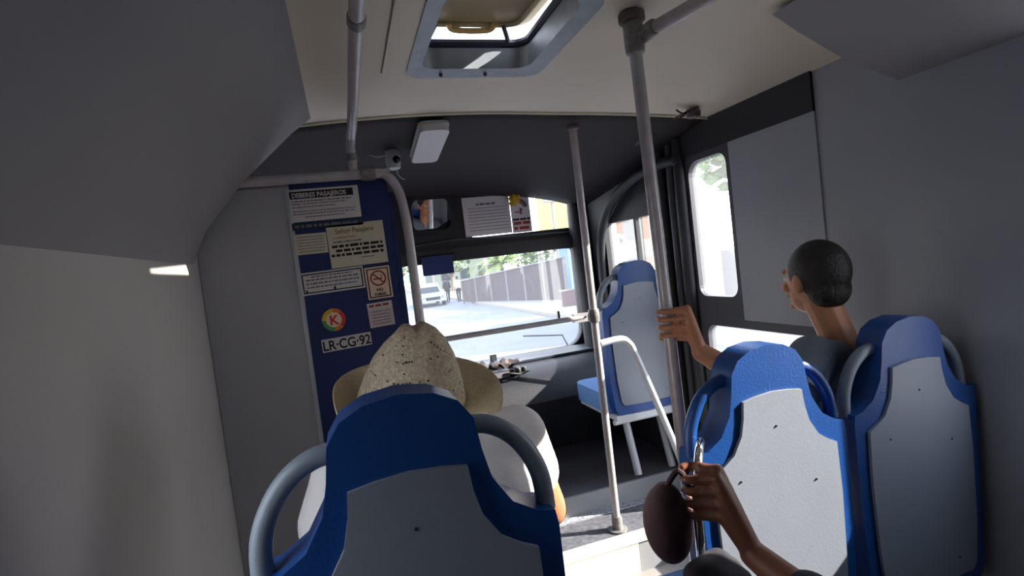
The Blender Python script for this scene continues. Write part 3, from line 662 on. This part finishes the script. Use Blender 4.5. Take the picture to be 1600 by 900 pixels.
    if hairy:
        bm = B(); ellip(bm, hd+q @ Vector((0, -.018, .028))*sc, (.082*sc, .095*sc, .098*sc), q); ellip(bm, hd+q @ Vector((0, -.05, -.03))*sc, (.07*sc, .05*sc, .06*sc), q); fuse('hair', bm, hair, t, .008, 2)
    return t, V, O
def sitter(cx, cy, fl, head, face=(0, 1, 0), lean=0):
    J = dict(floor=fl, pelvis=(cx, cy, fl+.57), chest=(cx, cy+.0+lean*.5, fl+.90), neck=(cx+(head[0]-cx)*.4, cy+.01+lean, fl+1.05), head=head,
             shL=(cx+.17, cy+lean*.8, fl+.98), shR=(cx-.17, cy+lean*.8, fl+.98), elL=(cx+.22, cy+.05+lean, fl+.72), elR=(cx-.22, cy+.05+lean, fl+.72), wrL=(cx+.12, cy+.28, fl+.68), wrR=(cx-.12, cy+.28, fl+.68),
             hipL=(cx+.09, cy+.03, fl+.55), hipR=(cx-.09, cy+.03, fl+.55), knL=(cx+.12, cy+.42, fl+.53), knR=(cx-.12, cy+.42, fl+.53), anL=(cx+.12, cy+.42, fl+.1), anR=(cx-.12, cy+.42, fl+.1))
    return J
# passenger in the straw hat
J = sitter(.12, 1.06, -1.32, (.12, 1.19, -.33), lean=.05); J['pelvis'] = (.12, 1.0, -.76); J['chest'] = (.13, 1.06, -.48); J['neck'] = (.12, 1.15, -.40)
J['shL'] = (.305, 1.10, -.375); J['elL'] = (.395, 1.19, -.60); J['wrL'] = (.25, 1.38, -.70); J['shR'] = (-.05, 1.12, -.39); J['elR'] = (-.15, 1.18, -.60); J['wrR'] = (-.03, 1.40, -.68)
person('person', 'seated person seen from behind in a straw hat and white short-sleeved shirt', J, 'skin', 'shirtw', 'dark', sleeve=.45, voxel=.007, hairy=False)
# hat
hat = thing('straw_hat', 'woven straw hat with creased crown and wide brim on the front passenger', 'hat', (.125, 1.19, -.275))
hat.rotation_euler = (math.radians(20), math.radians(1), math.radians(0))
bm = B(); rings = []; SEG = 64
prof = [(.0, .185), (.02, .184), (.042, .170), (.066, .140), (.088, .100), (.105, .055), (.115, .02), (.121, -.004)]
def crown(r, z, a):
    x, y = r*math.cos(a)*1.0, r*math.sin(a)*1.02
    dent = -.022*math.exp(-(x/.014)**2)*max(0, 1-abs(y-.01)/.08)*(1 if z > .1 else .3)
    pinch = -.012*math.exp(-((abs(x)-.045)/.018)**2)*(1 if y > 0 else .3)*(z > .09)
    return (x-.022*(1-z/.185), y, z+dent+pinch)
for r, z in prof[1:]: rings.append([bm.verts.new(crown(r, z, 2*PI*k/SEG)) for k in range(SEG)])
top = bm.verts.new((0, 0, .168))
for k in range(SEG): bm.faces.new((top, rings[0][k], rings[0][(k+1) % SEG]))
for A, Bq in zip(rings, rings[1:]):
    for k in range(SEG): bm.faces.new((A[k], Bq[k], Bq[(k+1) % SEG], A[(k+1) % SEG]))
o = obj('crown', bm, 'straw', hat, smooth=2); sm = o.modifiers.new('s', 'SOLIDIFY'); sm.thickness = .003
bm = B(); rings = []
for j in range(9):
    t_ = j/8; ring = []
    for k in range(SEG):
        a = 2*PI*k/SEG; ca, sa = math.cos(a), math.sin(a)
        r = .1205+(.082 if ca > 0 else .082-.045*ca**2)*t_
        z = -.004+(.015 if ca > 0 else .045)*(t_**1.5)*ca**2-.02*t_*max(0, -sa)**2
        ring.append(bm.verts.new((r*ca-.022, r*sa, z)))
    rings.append(ring)
for A, Bq in zip(rings, rings[1:]):
    for k in range(SEG): bm.faces.new((A[k], Bq[k], Bq[(k+1) % SEG], A[(k+1) % SEG]))
o = obj('brim', bm, 'strawin', hat, smooth=2); sm = o.modifiers.new('s', 'SOLIDIFY'); sm.thickness = .003
# rows of vent holes in the crown as dark dots
def hat_holes(name, pts):
    bm = B()
    for a, i0 in pts:
        i = int(i0); f_ = i0-i; r = prof[i][0]*(1-f_)+prof[i+1][0]*f_; z = prof[i][1]*(1-f_)+prof[i+1][1]*f_
        p_ = Vector(crown(r+.0015, z, a)); n_ = Vector((math.cos(a), math.sin(a), .5)).normalized(); q_ = n_.to_track_quat('Z', 'Y')
        vs = [bm.verts.new(p_+q_ @ Vector((.0021*math.cos(w_), .0021*math.sin(w_), .001))) for w_ in [PI/3*e_ for e_ in range(6)]]
        bm.faces.new(vs)
    o = obj(name, bm, 'ink', hat); o['kind'] = 'stuff'
hp = []
for k in range(9): hp.append((math.radians(-130+k*4.5), 2.0+k*.42))
for k in range(8): hp.append((math.radians(-62+k*5), 2.4+k*.18))
for k in range(60): hp.append((math.radians(random.uniform(-170, -10)), random.choice([3.2, 4.1, 5.0, 5.7])))
hat_holes('vent_holes', hp)
bm = B(); tube(bm, [crown(.107, .0, 2*PI*k/48) for k in range(49)], .004, 6); obj('hat_braid', bm, 'strawin', hat, smooth=True)

# passenger at right whose hand holds the thick pole
J = sitter(1.40, 1.24, -1.42, (1.39, 1.32, -.17)); J['elR'] = (1.065, 1.13, -.46); J['shR'] = (1.25, 1.22, -.38); J['shL'] = (1.54, 1.24, -.42); J['elL'] = (1.56, 1.3, -.68)
J['wrR'] = (.90, 1.25, -.31)
gp = Vector((.842, 1.303, -.222))
person('person', 'seated person in a grey blue jumper reaching out to the thick pole at right', J, 'skin', 'shirtg', 'dark', sleeve=.9, voxel=.0036,
       hands={'R': lambda bm, w_, O: grip_hand(bm, gp-O, (.02, 0, -1), w_, .0175, turn=1)})
# passenger in dark clothes, lower right
J = sitter(.95, .22, -1.42, (.93, .27, -.2), lean=.05); J['shR'] = (.78, .34, -.48); J['elR'] = (.73, .58, -.70); J['wrR'] = (.66, .82, -.60)
gp2 = Vector((.60, .9, -.50))
J['knR'] = (.80, .68, -.90); J['knL'] = (1.05, .68, -.90)
person('person', 'person in dark clothes at lower right gripping a seat tube, only hand and sleeve seen', J, 'skind', 'dark', 'dark', sleeve=1.6, voxel=.004,
       hands={'R': lambda bm, w_, O: grip_hand(bm, gp2-O, (0, .1, 1), w_, .010, turn=-1, sc=1.05)})
rail('seat_grab_tube', 'short upright chrome tube beside the lower right seat', [(.73, 1.05, -.47), (.68, .98, -.435), (.63, .92, -.44), (.604, .90, -.50), (.60, .9, -.62), (.61, .92, -.80), (.72, 1.05, -.86)], .009, 6, 'chrome')
# maroon bag hanging from that hand
t = thing('cloth_bag', 'dark maroon rounded cloth bag hanging beside the gripping hand at lower right', 'bag', (.545, .93, -.56))
bm = B(); ellip(bm, Vector((.005, 0, .0)), (.046, .055, .08)); ellip(bm, Vector((.01, .0, .04)), (.03, .04, .045)); fuse('pouch', bm, 'maroon', t, .006, 3)
bm = B(); tube(bm, [(.0, 0, .06), (.03, -.02, .11), (.05, -.03, .06)], .006, 8, 5); obj('strap', bm, 'maroon', t, smooth=True)
t = thing('folded_jacket', 'dark jacket bundled under the maroon bag at lower right', 'jacket', (.57, .86, -.655))
bm = B()
for k in range(9):
    a = k*.8; capsule(bm, (-.03+.02*math.cos(a), -.02*math.sin(a), .02-.012*k), (.06+.02*math.sin(a), .03*math.cos(a), .01-.014*k), .028, .03)
fuse('cloth', bm, 'dark', t, .006, 2)
# driver
J = sitter(-.1, 2.56, -1.22, (-.1, 2.62, -.02)); J['wrR'] = (-.2, 2.9, -.52); J['wrL'] = (.06, 2.9, -.52); J['elR'] = (-.3, 2.66, -.6); J['elL'] = (.12, 2.68, -.6)
person('person', 'driver in a red shirt seated behind the blue sign-covered partition', J, 'skin', 'red', 'dark', sleeve=.6, voxel=.008)

# ================= DASHBOARD =================
d = thing('dashboard', 'long black dashboard with rounded top under the windshield', 'dashboard', (.9, 3.3, -1.22))
bm = B(); pr = [(WY, -.655), (3.36, -.66), (3.2, -.675), (3.08, -.71), (3.0, -.77), (2.97, -.85), (3.02, -.98), (3.12, -1.1), (3.18, -1.22), (WY, -1.22)]
a = [bm.verts.new((-1.38, y-3.3, z+1.22)) for y, z in pr]; b = [bm.verts.new((.74, y-3.3, z+1.22)) for y, z in pr]
for i in range(len(pr)): j = (i+1) % len(pr); bm.faces.new((a[i], a[j], b[j], b[i]))
bm.faces.new(a[::-1]); bm.faces.new(b); obj('body', bm, 'dash', d, smooth=True)
bm = B(); box(bm, -.55, .70, -.0, .23, .560, .572); obj('top_pad', bm, 'dashtop', d, bev=.005)
bm = B()
pr2 = [(-.0, 0.0), (.28, 0), (.26, .13), (.2, .16), (.06, .15)]
a = [bm.verts.new((-1.2, y-.33, z+.53)) for y, z in pr2]; b = [bm.verts.new((-.62, y-.33, z+.53)) for y, z in pr2]
for i in range(5): j = (i+1) % 5; bm.faces.new((a[i], a[j], b[j], b[i]))
bm.faces.new(a[::-1]); bm.faces.new(b); obj('instrument_hood', bm, 'dash', d, bev=.02, smooth=True)
sw = thing('steering_wheel', 'black steering wheel in front of the hidden driver', 'steering wheel', (-.08, 2.96, -.6)); sw.rotation_euler = (math.radians(-55), 0, 0)
bm = B(); tube(bm, [(.2*math.cos(2*PI*k/32), .2*math.sin(2*PI*k/32), 0) for k in range(33)], .014, 8); obj('rim', bm, 'dash', sw, smooth=True)
bm = B(); lathe(bm, [(.05, -.02), (.055, 0), (.03, .015)], (0, 0, -.02), 20); obj('hub', bm, 'dash', sw, smooth=True)
for k in range(3):
    bm = B(); a_ = PI/2+k*2*PI/3; tube(bm, [(.04*math.cos(a_), .04*math.sin(a_), -.02), (.19*math.cos(a_), .19*math.sin(a_), 0)], .011, 8); obj('spoke', bm, 'dash', sw, smooth=True)
bm = B(); tube(bm, [(0, 0, -.03), (0, 0, -.25)], .025, 10); obj('column', bm, 'dash', sw, smooth=True)
# clutter on the dash
t = thing('crumpled_cloth', 'crumpled brownish cloth lying on the dashboard beside the hat', 'cloth', (.80, 3.2, -.65))
bm = B(); rows = []
for j in range(10):
    row = []
    for i in range(16):
        u, v = i/15-.5, j/9-.5
        row.append((u*.30+.01*math.sin(9*v), v*.14+.01*math.sin(8*u), .022+.02*math.sin(17*u+4*v)*math.cos(9*v+5*u)+.015*math.sin(30*u)))
    rows.append(row)
gridmesh(bm, rows, .004); obj('cloth', bm, 'worn', t, smooth=2)
clut = [('phone_holder', 'small black phone holder standing upright on the dashboard', .83, 3.3, .04, .02, .09), ('black_box', 'small black box on the dashboard right of the cloth', .915, 3.15, .07, .05, .035), ('coin_box', 'brown coin box among the dashboard clutter', .70, 3.14, .09, .06, .04), ('radio_unit', 'black radio unit lying near the front edge of the dashboard', .80, 3.08, .12, .06, .045)]
for nm, lb, x, y, w, dd, hh in clut:
    t = thing(nm, lb, nm.split('_')[-1], (x, y, -.685 if y < 3.2 else -.668))
    bm = B(); box(bm, -w/2, w/2, -dd/2, dd/2, 0, hh); b_ = obj('case', bm, 'worn' if 'coin' in nm else 'wire', t, bev=.005)
    bm = B(); box(bm, -w/2+.006, w/2-.006, -dd/2-.002, -dd/2, .006, hh-.006); obj('face_plate', bm, 'dashtop' if 'phone' in nm else 'inkg', t)
t = thing('knob_cluster', 'row of small dark knobs and cables at the left end of the dashboard', 'knobs', (.93, 3.1, -.66))
for k in range(3):
    bm = B(); lathe(bm, [(.018, 0), (.018, .02), (.012, .03)], (-.04+k*.04, .01*k, -.02), 12); obj('knob', bm, 'wire', t, smooth=True)
bm = B(); tube(bm, [(-.15, -.03, -.01), (-.08, -.06, .0), (0, -.04, -.02), (.06, -.02, -.01)], .006, 6, 5); obj('cable', bm, 'wire', t, smooth=True)
t = thing('wiper', 'black wiper arm outside the lower right windshield', 'wiper', (1.5, 3.63, -.7))
bm = B(); tube(bm, [(0, 0, 0), (-.05, 0, .12), (-.35, 0, .16)], .006, 6); obj('arm', bm, 'wire', t)
t = thing('clip', 'small black clip hanging on the windshield by the pillar', 'clip', (1.40, 3.53, -.42))
bm = B(); box(bm, -.008, .008, -.006, .006, -.05, .03); obj('clip_body', bm, 'wire', t, bev=.003)

# ================= OUTSIDE =================
G = -2.25
bm = B(); box(bm, -60, 7.2, -12, 90, G-.3, G); struct('road', bm, 'road')
bm = B(); box(bm, 7.2, 60, -12, 90, G-.3, G+.12); struct('pavement', bm, 'walk')
# fence panels: from far (6.9,32) to near (9.75,24)
fn = thing('metal_fence', 'taupe sheet fence with pale posts along the road ahead', 'fence', (9.9, 23.6, G))
A0, A1 = Vector((6.75, 32.4, 0)), Vector((9.95, 23.6, 0)); nn = 6
for k in range(nn):
    a, b = A0.lerp(A1, k/nn), A0.lerp(A1, (k+1)/nn); dd = (b-a).normalized(); sdv = Vector((dd.y, -dd.x, 0))*.03
    ht = 1.35+(k+.5)/nn*.75
    bm = B(); o3 = Vector((9.9, 23.6, 0)); h0, h1 = 1.38+k/nn*.75, 1.38+(k+1)/nn*.75
    P8 = [a-sdv-o3, b-sdv-o3, b+sdv-o3, a+sdv-o3]
    v = [bm.verts.new((q.x, q.y, .12)) for q in P8]+[bm.verts.new((q.x, q.y, hh)) for q, hh in zip(P8, (h0, h1, h1, h0))]
    for f_ in [(0,3,2,1),(4,5,6,7),(0,1,5,4),(1,2,6,5),(2,3,7,6),(3,0,4,7)]: bm.faces.new([v[i] for i in f_])
    obj('panel', bm, 'fence', fn)
    for q, hh in ((a, h0),)+(((b, h1),) if k == nn-1 else ()):
        bm = B(); q = q-o3; box(bm, q.x-.07, q.x+.05, q.y-.07, q.y+.07, 0, hh+.06); obj('post', bm, 'post', fn)
bm = B(); tube(bm, [A0-o3+Vector((-.05, 0, 1.40)), A1-o3+Vector((-.05, 0, 2.15))], .04, 6); obj('top_rail', bm, 'post', fn)
# low pink wall near
t = thing('low_wall', 'low pinkish wall beyond the right end of the windshield', 'wall', (9.3, 20.5, G))
bm = B(); box(bm, -.9, 2.2, 0, .2, 0, .75); obj('wall_body', bm, 'pwall', t)
bm = B(); box(bm, -.95, 2.25, -.04, .24, .75, .81); obj('coping', bm, 'post', t)
# cream building with light blue base
b1 = thing('building', 'cream building with light blue lower storey seen at the right edge of the windshield', 'building', (13.0, 29, G))
bm = B(); box(bm, -.2, 9, 0, 5, 3.0, 9); obj('upper_wall', bm, 'ywall', b1)
bm = B(); box(bm, -.6, 8, -.3, 1.4, 0, 3.0); obj('lower_wall', bm, 'bwall', b1)
bm = B(); box(bm, 1.0, 1.6, -.04, 0, 3.9, 5.6); obj('window', bm, 'gwall', b1)
t = thing('street_lamp', 'grey street lamp in front of the cream building', 'street lamp', (10.85, 26.5, G))
bm = B(); tube(bm, [(0, 0, 0), (0, 0, 5.1)], .06, 8); obj('pole', bm, 'gwall', t)
bm = B(); box(bm, -.42, .42, -.15, .15, 5.1, 5.5); obj('lamp_head', bm, 'gwall', t, bev=.03)
# side building, orange, through front side window; grey through door
t = thing('building', 'orange rendered building outside the front side window', 'building', (8, 9.5, G))
bm = B(); box(bm, -.4, .5, 2.0, 5.4, 0, 5); obj('wall', bm, 'owall', t)
for k in range(2):
    bm = B(); box(bm, -.5, -.4, 2.4+k*2, 2.52+k*2, 0, 5); obj('pilaster', bm, 'peach', t)
bm = B(); box(bm, -.43, -.4, 3.0, 4.0, 1.5, 3.2); obj('window', bm, 'cglass', t)
t = thing('building', 'pale grey building outside the door window', 'building', (9, 2, G))
bm = B(); box(bm, 0, 5, -3, 9.3, 0, 1.9); obj('wall', bm, 'gwall', t)
for k in range(4):
    bm = B(); box(bm, -.03, 0, -2+2.5*k, -1+2.5*k, .9, 1.7); obj('window', bm, 'cglass', t)
# far buildings and trees ahead
for (x, y, w, dd, hh, m, lb) in ((-6, 60, 7, 6, 3.2, 'bld', 'low green grey building far left down the road'), (3.5, 76, 7, 6, 2.9, 'roofw', 'white building at the end of the road'), (13, 58, 8, 6, 3.4, 'bld', 'grey building behind the palm')):
    t = thing('building', lb, 'building', (x, y, G)); bm = B(); box(bm, -w/2, w/2, 0, dd, 0, hh); obj('wall', bm, m, t)
    bm = B(); box(bm, -w/2-.2, w/2+.2, -.2, dd, hh, hh+.2); obj('roof', bm, 'gwall', t)
    for k in range(3):
        bm = B(); box(bm, -w/2+1+k*2.1, -w/2+2+k*2.1, -.05, 0, 1.0, 2.2); obj('window', bm, 'cglass', t)
def palm(x, y, H, n, L_, label):
    t = thing('palm_tree', label, 'tree', (x, y, G)); bm = B(); tube(bm, [(0, 0, 0), (.1, 0, H*.5), (0, 0, H)], [.22, .16], 8, 4); obj('trunk', bm, 'trunk', t, smooth=True)
    for k in range(n):
        a = 2*PI*k/n+random.uniform(-.2, .2); el = random.uniform(.15, 1.1); bm = B(); prev = None
        for j in range(11):
            s = j/10; r = L_*s*math.cos(el*.8); z = H+L_*(math.sin(el)*s-.75*s*s); w = .32*math.sin(PI*min(1, s*1.02+.02))*1.0+.02
            c_ = Vector((r*math.cos(a), r*math.sin(a), z)); n_ = Vector((-math.sin(a), math.cos(a), 0))
            if j:
                for s_ in (-1, 1):
                    tip = (prev+c_)/2+n_*s_*w+Vector((math.cos(a)*.15, math.sin(a)*.15, -w*.5))
                    bm.faces.new([bm.verts.new(prev), bm.verts.new(c_), bm.verts.new(tip)])
                    tip2 = c_+n_*s_*w*1.1+Vector((math.cos(a)*.2, math.sin(a)*.2, -w*.4))
                    bm.faces.new([bm.verts.new(c_), bm.verts.new(c_.lerp(prev, .4)), bm.verts.new(tip2)])
            prev = c_
        obj('frond', bm, 'leaf', t)
palm(10.4, 36, 2.1, 26, 2.7, 'pale green palm tree behind the far end of the fence')
palm(15.6, 46, 2.9, 18, 2.2, 'shorter palm tree behind the near part of the fence')
def tree(x, y, H, R_, label, n=260, m='leafd'):
    t = thing('tree', label, 'tree', (x, y, G)); bm = B(); tube(bm, [(0, 0, 0), (.1, .1, H*.5), (0, 0, H*.8)], [.2, .1], 8, 3)
    for k in range(5):
        a = k*1.3; tube(bm, [(0, 0, H*.45), (R_*.6*math.cos(a), R_*.6*math.sin(a), H*.85)], [.08, .03], 6)
    obj('trunk', bm, 'trunk', t, smooth=True)
    bm = B()
    for k in range(n):
        u = Vector((random.gauss(0, 1), random.gauss(0, 1), random.gauss(0, 1))).normalized()*R_*random.random()**.4; c_ = Vector((u.x, u.y, H+u.z*.7)); q = Vector((random.gauss(0, 1), random.gauss(0, 1), random.gauss(0, 1))).normalized().to_track_quat('Z', 'Y')
        s = R_*.13
        bm.faces.new([bm.verts.new(c_+q @ Vector(p_)*s) for p_ in ((-1, 0, 0), (0, -.6, 0), (1, 0, .2), (0, .6, 0))])
    o = obj('foliage', bm, m, t); o['kind'] = 'stuff'
tree(4.5, 52, 3.4, 2.2, 'small tree at the far end of the road'); tree(-3, 46, 3.5, 2.6, 'tree left of the road behind the pole'); tree(9.5, 50, 3.2, 2.2, 'bushy tree far behind the palm'); tree(13.6, 37, 2.3, 1.7, 'tree behind the fence next to the cream building')
tree(21, 11, 6.8, 3.6, 'large tree right of the pavement shading the road', 700); tree(18, 19, 5.8, 3.0, 'second shade tree right of the pavement', 500)
# street posts, traffic light
for k, (x, y, hh) in enumerate(((2.4, 26, 2.4), (5.0, 39, 3.0), (6.2, 40, 3.4))):
    t = thing('street_post', ['short pale post left of the parked car', 'pale post behind the parked car', 'pale post beside the pedestrians'][k], 'post', (x, y, G))
    bm = B(); tube(bm, [(0, 0, 0), (0, 0, hh)], .07, 8); obj('pole', bm, 'post', t); bm = B(); lathe(bm, [(.12, 0), (.12, .1)], (0, 0, 0), 10); obj('base', bm, 'gwall', t)
t = thing('traffic_sign', 'green traffic sign on a thin post left of the car', 'sign', (3.15, 27, G))
bm = B(); tube(bm, [(0, 0, 0), (0, 0, 2.3)], .04, 8); obj('pole', bm, 'post', t)
bm = B(); box(bm, -.18, .18, -.03, .03, 1.75, 2.2); obj('plate', bm, 'green', t, bev=.02)
# car
car = thing('car', 'white parked car seen from the front down the road', 'car', (5.05, 33.5, G))
bm = B(); box(bm, -.85, .85, 0, 4.1, .3, .85); obj('body', bm, 'wpaint', car, bev=.12, smooth=True)
bm = B(); v = box(bm, -.75, .75, 1.0, 3.4, .8, 1.42)
for i in (4, 5, 6, 7): v[i].co.x *= .82; v[i].co.y = 2.2+(v[i].co.y-2.2)*.7
obj('cabin', bm, 'wpaint', car, bev=.08, smooth=True)
bm = B(); quad(bm, (-.64, .98, .88), (.64, .98, .88), (.54, 1.33, 1.33), (-.54, 1.33, 1.33)); obj('windscreen', bm, 'cglass', car)
for x in (-.78, .78):
    for y in (.75, 3.3):
        bm = B(); lathe(bm, [(.3, -.1), (.31, 0), (.3, .1)], (x, y, .3), 20, 'X'); obj('wheel', bm, 'tyre', car, smooth=True)
    bm = B(); lathe(bm, [(.09, -.02), (.07, -.04)], (x*.8, .0, .62), 12, 'Y'); obj('headlamp', bm, 'chrome', car)
bm = B(); box(bm, -.45, .45, -.03, .0, .42, .6); obj('grille', bm, 'cglass', car)
# pedestrians
def stander(x, y, label, shirt, tr, step=.2):
    fl = G+.0
    J = dict(floor=fl, pelvis=(x, y, fl+.93), chest=(x, y, fl+1.27), neck=(x, y, fl+1.45), head=(x, y+.01, fl+1.60), shL=(x+.17, y, fl+1.36), shR=(x-.17, y, fl+1.36), elL=(x+.23, y+.03, fl+1.1), elR=(x-.23, y-.03, fl+1.1), wrL=(x+.23, y+.1, fl+.87), wrR=(x-.23, y+.05, fl+.87),
             hipL=(x+.09, y, fl+.9), hipR=(x-.09, y, fl+.9), knL=(x+.1, y+step*.6, fl+.5), knR=(x-.1, y-step*.3, fl+.5), anL=(x+.1, y+step, fl+.1), anR=(x-.1, y-step, fl+.1))
    person('person', label, J, 'skind', shirt, tr, sleeve=1.3, voxel=.02)
stander(6.35, 35.5, 'distant pedestrian in dark clothes walking beside the fence', 'dark', 'dark')
stander(7.0, 35.0, 'distant pedestrian in a pale top nearer the fence', 'paper3', 'dark')
# exterior wing mirror outside the front side window
t = thing('wing_mirror', 'white framed exterior wing mirror outside the front side window', 'mirror', (1.84, 3.42, -.16)); t.rotation_euler = (0, 0, math.radians(18))
bm = B(); sheetY(bm, rrect(-.10, .10, -.24, .26, .05), [rrect(-.08, .08, -.215, .235, .04)], -.02, .03); obj('frame', bm, 'wpaint', t, bev=.004)
bm = B(); sheetY(bm, rrect(-.085, .085, -.22, .24, .04), [], 0, .004); obj('glass', bm, 'mirror', t)
bm = B(); sheetY(bm, rrect(-.10, .10, -.24, .26, .05), [], .01, .05); obj('shell', bm, 'wpaint', t, bev=.01)
bm = B(); tube(bm, [(0, .05, -.2), (-.08, .03, -.34), (-.14, .02, -.38)], .012, 8, 3); obj('arm', bm, 'wire', t, smooth=True)
bm = B(); lathe(bm, [(.02, -.02), (.03, 0), (.02, .02)], (-.03, -.01, -.29), 12, 'Y'); obj('knob', bm, 'wire', t, smooth=True)

# shift everything from eye-height coordinates to floor coordinates
for o in bpy.data.objects:
    if o.parent is None and o.type in ('MESH', 'EMPTY'): o.location.z += OZ
